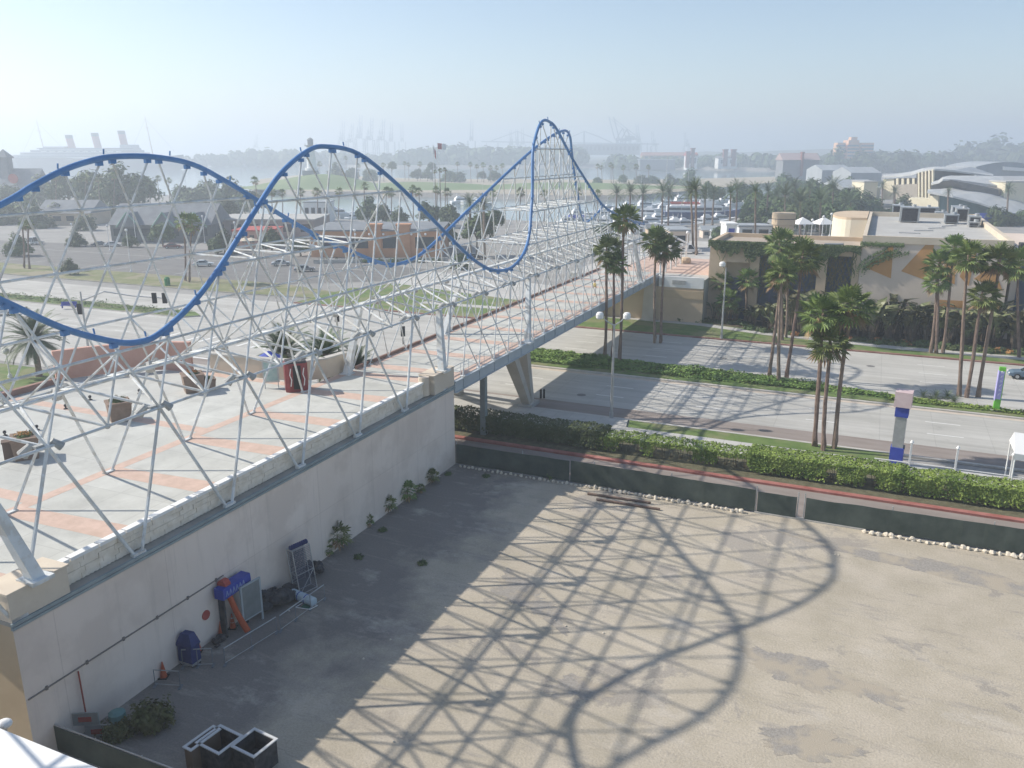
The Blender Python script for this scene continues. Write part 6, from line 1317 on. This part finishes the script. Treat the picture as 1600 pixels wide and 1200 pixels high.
# ============================================================ IN THE DIRT LOT
r = thing('screened_fence', 'chain link fence with dark green windscreen along the far side of the lot', 'fence', BO, RB)
def screen(t0, t1, h0, h1):
    mb = MB(); N = max(2, int((t1-t0)/.6)); T = []; Bm = []
    for i in range(N+1):
        f = i/N; t = t0+(t1-t0)*f; w = .05*noise.noise(Vector((t*.9, 0, 0))); T.append(K(t, w, h0+(h1-h0)*f+.05*noise.noise(Vector((t*.6, 5, 0))))); Bm.append(K(t, w*.4, .12))
    e = Vector((0, .03, 0))
    for i in range(N): mb.quad(Bm[i], Bm[i+1], T[i+1], T[i]); mb.quad(Bm[i]+e, T[i]+e, T[i+1]+e, Bm[i+1]+e); mb.quad(T[i], T[i+1], T[i+1]+e, T[i]+e)
    mb.build('windscreen', M_FENCE, r)
screen(.1, 10, 1.75, 1.8); screen(10.1, 24.1, 1.85, 1.75); screen(24.25, 26.9, 1.65, 1.65); screen(27.5, 47, 1.7, 1.9); screen(47, 80, 1.9, 1.9)
for t in (.1, 6, 12, 18, 24.15, 26.98, 27.42, 33, 39, 45, 51, 57): mb = MB(); mb.tube(K(t, .1, 0), K(t, .1, 2.0), .045, 6); mb.build('post', M_GALV, r)
mb = MB(); mb.box(24.1, 31.5, -.06, .14, 0, .1); mb.box(26.95, 27.45, -.05, .05, .1, .2); mb.build('base_rail', M_KERB, r)
st = []
for k in range(3):
    mb = MB(); rnd = random.Random(k); mb.ball((0, 0, .1), .17, 8, 6); mb.v = [(x*(1+.5*noise.noise(Vector((x*5, y*5, z*5+k)))), y*(.8+.5*noise.noise(Vector((x*4+k, y*6, z*5)))), max(0, z*(.9+.3*noise.noise(Vector((x*6, y*3+k, z*4)))))) for x, y, z in mb.v]; st.append(fm(mb, 'stone', [M_STONE]))
t = .7; i = 0
while t < 52:
    if not (23.6 < t < 31.2):
        big = t > 12; simple('stone', st[i % 3], B(-.42+random.uniform(-.12, .1), t), random.uniform(0, 6.28), random.uniform(.7, 1.35)*(1 if big else .75), 'pale rough stone lying along the foot of the green screened fence', 'stone', 'pale stones along the fence foot'); i += 1
    t += random.uniform(.28, .5)
for i, (a, b) in enumerate((((-1.72, 12.1), (-1.5, 16.9)), ((-2.48, 13.05), (-2.35, 17.8)))):
    A0, B0 = B(*a, .1), B(*b, .1); r = thing('steel_pipe', ['upper of two long rusty steel pipes lying before the fence', 'lower of two long rusty steel pipes lying before the fence'][i], 'pipe', A0); mb = MB(); mb.tube((0, 0, 0), B0-A0, .09, 8); mb.build('pipe', mat('rust_pipe', (.13, .09, .075), (.2, .14, .11), 2), r)
M_BLUEC = mat('dark_blue_cover', (.02, .035, .13), (.035, .055, .18), 1.2, .6)
r = thing('covered_ride', 'upright machine under a dark blue cover by the cream wall', 'machine', B(-30.2, .5, 0), RB); r.scale = (.72, .62, .95)
mb = MB(); mb.loft([[K(-.62, -.5, .25), K(.62, -.5, .25), K(.62, .5, .25), K(-.62, .5, .25)], [K(-.6, -.5, 1.1), K(.6, -.5, 1.1), K(.58, .5, 1.1), K(-.6, .5, 1.1)], [K(-.75, -.55, 1.2), K(.7, -.5, 1.25), K(.66, .55, 1.25), K(-.72, .55, 1.2)], [K(-.4, -.3, 1.85), K(.42, -.3, 1.9), K(.4, .3, 1.9), K(-.4, .3, 1.85)]]); mb.build('cover', M_BLUEC, r)
mb = MB(); mb.box(-.6, .6, -.48, .48, .1, .25); mb.build('base', M_GALV, r)
for x in (-.5, .5):
    for y in (-.4, .4): mb = MB(); mb.tube((x, y, .08), (x+.06, y, .08), .09, 8); mb.build('caster', M_BLACK, r)
for i, (s, t, lab, sl) in enumerate(((310, 1017, 'orange traffic cone with white bands right of the blue covered machine', True), (346, 993, 'plain orange traffic cone against the cream wall', False), (364, 981, 'orange and white cone at the foot of the leaning board', True), (256, 1058, 'orange traffic cone half hidden by the olive bush', False))):
    r = thing('traffic_cone', lab, 'traffic cone', G(s, t)); mb = MB(); mb.lathe([(.17, .04), (.03, .85), (.02, .87)], n=12); mb.build('cone', M_CONE, r)
    mb = MB(); mb.box(-.22, .22, -.22, .22, 0, .045); mb.build('base', M_BLACK, r)
    if sl: mb = MB(); mb.lathe([(.115, .36), (.088, .5)], n=12); mb.lathe([(.074, .6), (.055, .7)], n=12); mb.build('white_band', M_WHITE, r)
r = thing('red_wall_plate', 'round red plate fixed on the cream wall above the cones', 'plate', B(-28.4, .01, 1.65), RB); mb = MB(); mb.tube((0, 0, 0), (.06, 0, 0), .26, 16); mb.build('plate', M_RED, r)
r = thing('blue_sign_box', 'royal blue sign box with rounded ends propped on an orange slide', 'sign', B(-26.75, .5, 0), RB)
mb = MB(); mb.loft([[K(x*1.0, y, z) for x, z in ((-.3, 2.35), (.3, 2.35), (.34, 2.6), (.3, 2.95), (-.3, 2.95))] for y in (-1.1, -.95, .9, 1.0)]); mb.build('box', M_ROYAL, r)
mb = MB(); mb.tube(K(-.1, -.75, 2.96), K(-.1, -.35, 2.97), .3, 10); mb.build('red_panel', M_RED, r)
mb = MB()
for k in range(6): mb.tube(K(.345, .5-k*.25, 2.5), K(.35, .42-k*.25, 2.8), .03, 4); mb.tube(K(.345, .42-k*.25, 2.8), K(.345, .34-k*.25, 2.5), .03, 4)
mb.build('lettering', mat('pale_blue', (.25, .32, .55), None), r)
mb = MB(); mb.path([K(.1, -.5, 2.4), K(.25, -.35, 1.6), K(.4, -.2, .9), K(.75, -.05, .08)], [.16, .16, .17, .18], 8, 0, .5); mb.build('slide', M_CONE, r)
for y in (-.9, .7): mb = MB(); mb.box(-.3, .1, y, y+.1, 0, 2.4); mb.build('support', M_DARK, r)
r = thing('grey_board', 'tall grey framed notice board with two legs leaning by the blue sign box', 'board', B(-26.05, 1.0, 0), RB+math.pi/2-.12)
mb = MB(); mb.box(-.62, .62, -.03, .03, .55, 2.5); mb.build('panel', mat('board_grey', (.16, .18, .18), (.22, .24, .24), 1, .6), r)
mb = MB(); [mb.box(x-.05, x+.05, -.05, .05, 0, 2.55) for x in (-.66, .66)]; mb.box(-.71, .71, -.05, .05, 2.5, 2.58); mb.box(-.66, .66, -.05, .05, .5, .56); mb.build('frame', mat('frame_grey', (.38, .42, .44), None), r)
for i, (s, t, sc, lab) in enumerate(((-24.4, .7, 1.1, 'black heap of bagged scrap against the cream wall, larger part'), (-23.2, .75, .9, 'black heap of bagged scrap nearest the wire racks'), (-28.3, .55, .45, 'small dark bundle between the cones'), (-20.0, .6, .75, 'low dark rubbish heap right of the wire racks'))):
    r = thing('scrap_heap', lab, 'scrap heap', B(s, t), .6*i); mb = MB(); rnd = random.Random(i)
    for k in range(16): mb.ball((rnd.uniform(-.9, .9)*sc, rnd.uniform(-.5, .5)*sc, rnd.uniform(.1, .7)*sc), rnd.uniform(.2, .42)*sc, 7, 5, 0, (1.2, .9, .8))
    mb.v = [(x+.12*noise.noise(Vector((x*3, y*3, z*3))), y+.12*noise.noise(Vector((x*3+5, y*3, z*3))), max(0, z+.1*noise.noise(Vector((x*3, y*3+9, z*3))))) for x, y, z in mb.v]; mb.build('heap', M_DARK, r)
for i, (px, py, h, w, ln, lab) in enumerate(((478, 922, 2.7, .62, -.85, 'tall wire mesh rack with a coil on top, leaning back towards the cream wall'), (462, 905, 2.1, .5, -.15, 'narrow wire mesh rack half hidden behind the tall leaning one'))):
    p = G(px, py); r = thing('wire_rack', lab, 'rack', p, RB+math.pi/2-.25); d = .28
    def P3(x, y, z): return K(x, y-ln*z/h*.55*(1 if i == 0 else 0), z)
    mb = MB()
    for x in (-w, w):
        for y in (-d, d): mb.tube(P3(x, y, 0), P3(x, y, h), .028, 5)
    for z in (.05, h*.45, h):
        for a, b in (((-w, -d), (w, -d)), ((-w, d), (w, d)), ((-w, -d), (-w, d)), ((w, -d), (w, d))): mb.tube(P3(*a, z), P3(*b, z), .024, 5)
    mb.tube(P3(-w, -d, .05), P3(w, -d, h*.45), .02, 5); mb.build('frame', M_GALV, r)
    mb = MB()
    for y in (-d, d):
        for k in range(19): x = -w+2*w*k/18; mb.tube(P3(x, y, .05), P3(x, y, h), .009, 3)
        for k in range(28): z = .05+(h-.05)*k/27; mb.tube(P3(-w, y, z), P3(w, y, z), .009, 3)
    mb.build('mesh', mat('wire_dark', (.10, .11, .15), None), r)
    if i == 0:
        mb = MB()
        for k in range(9): c = P3(-w+.08+k*.14, 0, h+.08); mb.tube(c, c+K(.07, 0, 0), .15, 8)
        mb.build('coil_top', M_BLUEC, r)
r = thing('white_roll', 'pale blue-white rolled mat lying tied on the ground', 'roll', B(-22.7, 1.75, .22), 0); A0 = G(456, 926, .25); B0 = G(491, 941, .25); r.location = (A0+B0)/2
mb = MB(); d = (B0-A0)/2; mb.path([-d, -d*.92, d*.92, d], [.19, .27, .27, .21], 12); mb.build('roll', mat('pale_blue_cloth', (.40, .50, .56), (.5, .58, .62), 2), r); mb = MB(); mb.tube(-d*.3, -d*.24, .28, 12); mb.tube(d*.3, d*.36, .28, 12); mb.build('strap', M_ROYAL, r)
r = thing('small_frame', 'small flat wire frame on the ground beside the white roll', 'frame', B(-23.4, 2.5, .02), RB); mb = MB(); [mb.tube(a, b, .025, 5) for a, b in (((-.5, -.3, 0), (.5, -.3, .1)), ((.5, -.3, .1), (.6, .3, .05)), ((.6, .3, .05), (-.4, .3, 0)), ((-.4, .3, 0), (-.5, -.3, 0)))]; mb.build('frame', M_WHITE, r); mb = MB(); mb.box(-.2, .3, -.2, .2, .0, .05); mb.build('green_plate', mat('plate_green', (.03, .12, .08), None), r)
# loose rail barriers
def barrier(a, b, h, label, n=4):
    A0, B0 = B(*a), B(*b); d = B0-A0; r = thing('rail_barrier', label, 'barrier', A0); mb = MB(); mb.tube((0, 0, h), d+Vector((0, 0, h)), .03, 6); mb.build('top_rail', M_GALV, r)
    mb = MB(); mb.tube((0, 0, .12), d+Vector((0, 0, .12)), .018, 5); mb.build('bottom_rail', M_GALV, r)
    for k in range(n): f = k/(n-1); mb = MB(); mb.tube(d*f, d*f+Vector((0, 0, h)), .022, 5); mb.box(d.x*f-.06, d.x*f+.06, d.y*f-.2, d.y*f+.2, 0, .05); mb.build('post', M_SLATE, r)
barrier((-29.6, 2.2), (-26.2, 2.7), .95, 'thin rail barrier standing in front of the grey board', 3)
barrier((-26.0, 2.8), (-22.3, 3.0), .95, 'thin rail barrier running past the white roll to the wire racks', 4)
barrier((-30.6, .4), (-29.9, 1.7), 1.0, 'short bent rail barrier left of the blue covered machine', 3)
barrier((-32.3, .3), (-31.9, 1.5), .9, 'short leaning rail against the wall behind the olive bush', 2)
# planter boxes, signboard, near fence, roof corner
for i, (px, py, w, d, lab, m) in enumerate(((343, 1150, 1.35, 1.25, 'middle one of the three open dark boxes at the bottom edge', M_DARK), (397, 1155, 1.3, 1.25, 'rightmost open dark box with a pale sunlit rim at the bottom edge', M_DARK), (316, 1148, .42, 1.5, 'narrow leftmost box of the three at the bottom edge', mat('box_brown', (.2, .14, .1), None)))):
    p = G(px, py+6, 1.15); p.z = 0; r = thing('open_box', lab, 'box', p, RB-.12); a, b = w/2, d/2; h = 1.15; q = .07
    mb = MB(); mb.box(-a, a, -b, -b+q, 0, h); mb.box(-a, a, b-q, b, 0, h); mb.box(-a, -a+q, -b+q, b-q, 0, h); mb.box(a-q, a, -b+q, b-q, 0, h); mb.box(-a+q, a-q, -b+q, b-q, .1, .3); mb.build('box', m, r)
    mb = MB(); e = .05; z0, z1 = h, h+.05
    mb.box(-a-e, a+e, -b-e, -b+q, z0, z1); mb.box(-a-e, a+e, b-q, b+e, z0, z1); mb.box(-a-e, -a+q, -b+q, b-q, z0, z1); mb.box(a-q, a+e, -b+q, b-q, z0, z1); mb.build('rim', mat('rim_white', (.55, .56, .56), None), r)
r = thing('red_lettered_signs', 'pair of grey boards with red panels and a thin red pole in the near corner', 'sign', B(-36.3, .55, 0), RB+.5)
for j, (z, x) in enumerate(((.75, 0), (.1, .45))):
    mb = MB(); mb.box(-.55+x, .55+x, -.06, .0, z, z+.62); b = mb.build('board', M_GALV, r); mb = MB(); mb.box(-.3+x, .25+x, -.08, -.062, z+.18, z+.42); mb.build('red_panel', M_RED, b)
mb = MB(); mb.tube((-.1, .3, 0), (-.25, .5, 3.1), .035, 6); mb.build('pole', mat('pole_red', (.3, .07, .05), None), r)
mb = MB(); mb.lathe([(.4, 0), (.36, .9), (.2, 1.0)], (1.1, .5, 0), 10); mb.build('teal_drum', mat('drum_teal', (.14, .26, .25), None), r)
r = thing('near_screen_fence', 'dark screened fence across the bottom left corner of the lot', 'fence', B(-37.4, -.2, 0), RB)
mb = MB(); mb.box(0, 13, -.03, .0, .08, 1.3); mb.build('windscreen', M_FENCE, r)
mb = MB(); mb.tube((0, .03, 1.35), (13, .03, 1.35), .03, 6); mb.build('top_rail', M_GALV, r)
for k in range(6): mb = MB(); mb.tube((k*2.6, .04, 0), (k*2.6, .04, 1.4), .04, 6); mb.build('post', M_GALV, r)
p = G(0, 1138, 7.6); q = G(160, 1203, 7.6); d = (q-p); n = Vector((d.y, -d.x, 0)).normalized()*-1
if n.y > 0: n = -n
r = thing('white_roof_building', 'flat white roof corner of a low building in the bottom left corner', 'building', p); d = d*1.6; p2 = -d*1.2
mb = MB(); o = p2+n*.5; e0 = Vector((0, 0, -.3)); mb.prism([o+n*.2+e0, d+n*.2+e0, d+n*7+e0, o+n*7+e0], (0, 0, -7.5)); mb.build('wall', M_TANW, r)
mb = MB(); mb.prism([p2, d, d+n*7.5, p2+n*7.5], (0, 0, -.22)); mb.build('roof', M_WHITE, r)
r = thing('dome_lamp', 'small white dome lamp just above the white roof corner', 'lamp', AY(7, 1131, G(0, 1138, 7.6).y+1.2)); mb = MB(); mb.ball((0, 0, 0), .2, 12, 8, 0, (1.2, 1.2, .75)); mb.build('dome', M_WHITE, r); mb = MB(); z = r.location.z; mb.tube((0, 0, -z), (0, 0, 0), .05, 6); mb.build('pole', M_GALV, r)
for i, (px, py) in enumerate(((868, 970), (884, 979), (943, 990), (568, 1030), (760, 1093), (610, 1000), (452, 955), (615, 1160), (1305, 867), (1310, 868), (890, 796), (687, 745))):
    simple('litter_scrap', st[i % 3], G(px, py, -.01), i, .35, 'tiny pale scrap of litter on the dirt', 'litter', 'litter scraps on the lot')
# ============================================================ AIR
mb = MB(); mb.box(-8800, 8800, -230, 8900, -3.2, 125); hz = mb.build('haze', None or bpy.data.materials.new('haze_air')); hz['kind'] = 'stuff'
hm = hz.data.materials[0]; hm.use_nodes = True; hn = hm.node_tree.nodes; hn.remove(hn['Principled BSDF'])
pv = hn.new('ShaderNodeVolumePrincipled'); pv.inputs['Color'].default_value = (.84, .915, 1.0, 1); pv.inputs['Density'].default_value = .0008; pv.inputs['Anisotropy'].default_value = .40
hm.node_tree.links.new(pv.outputs[0], hn['Material Output'].inputs['Volume'])
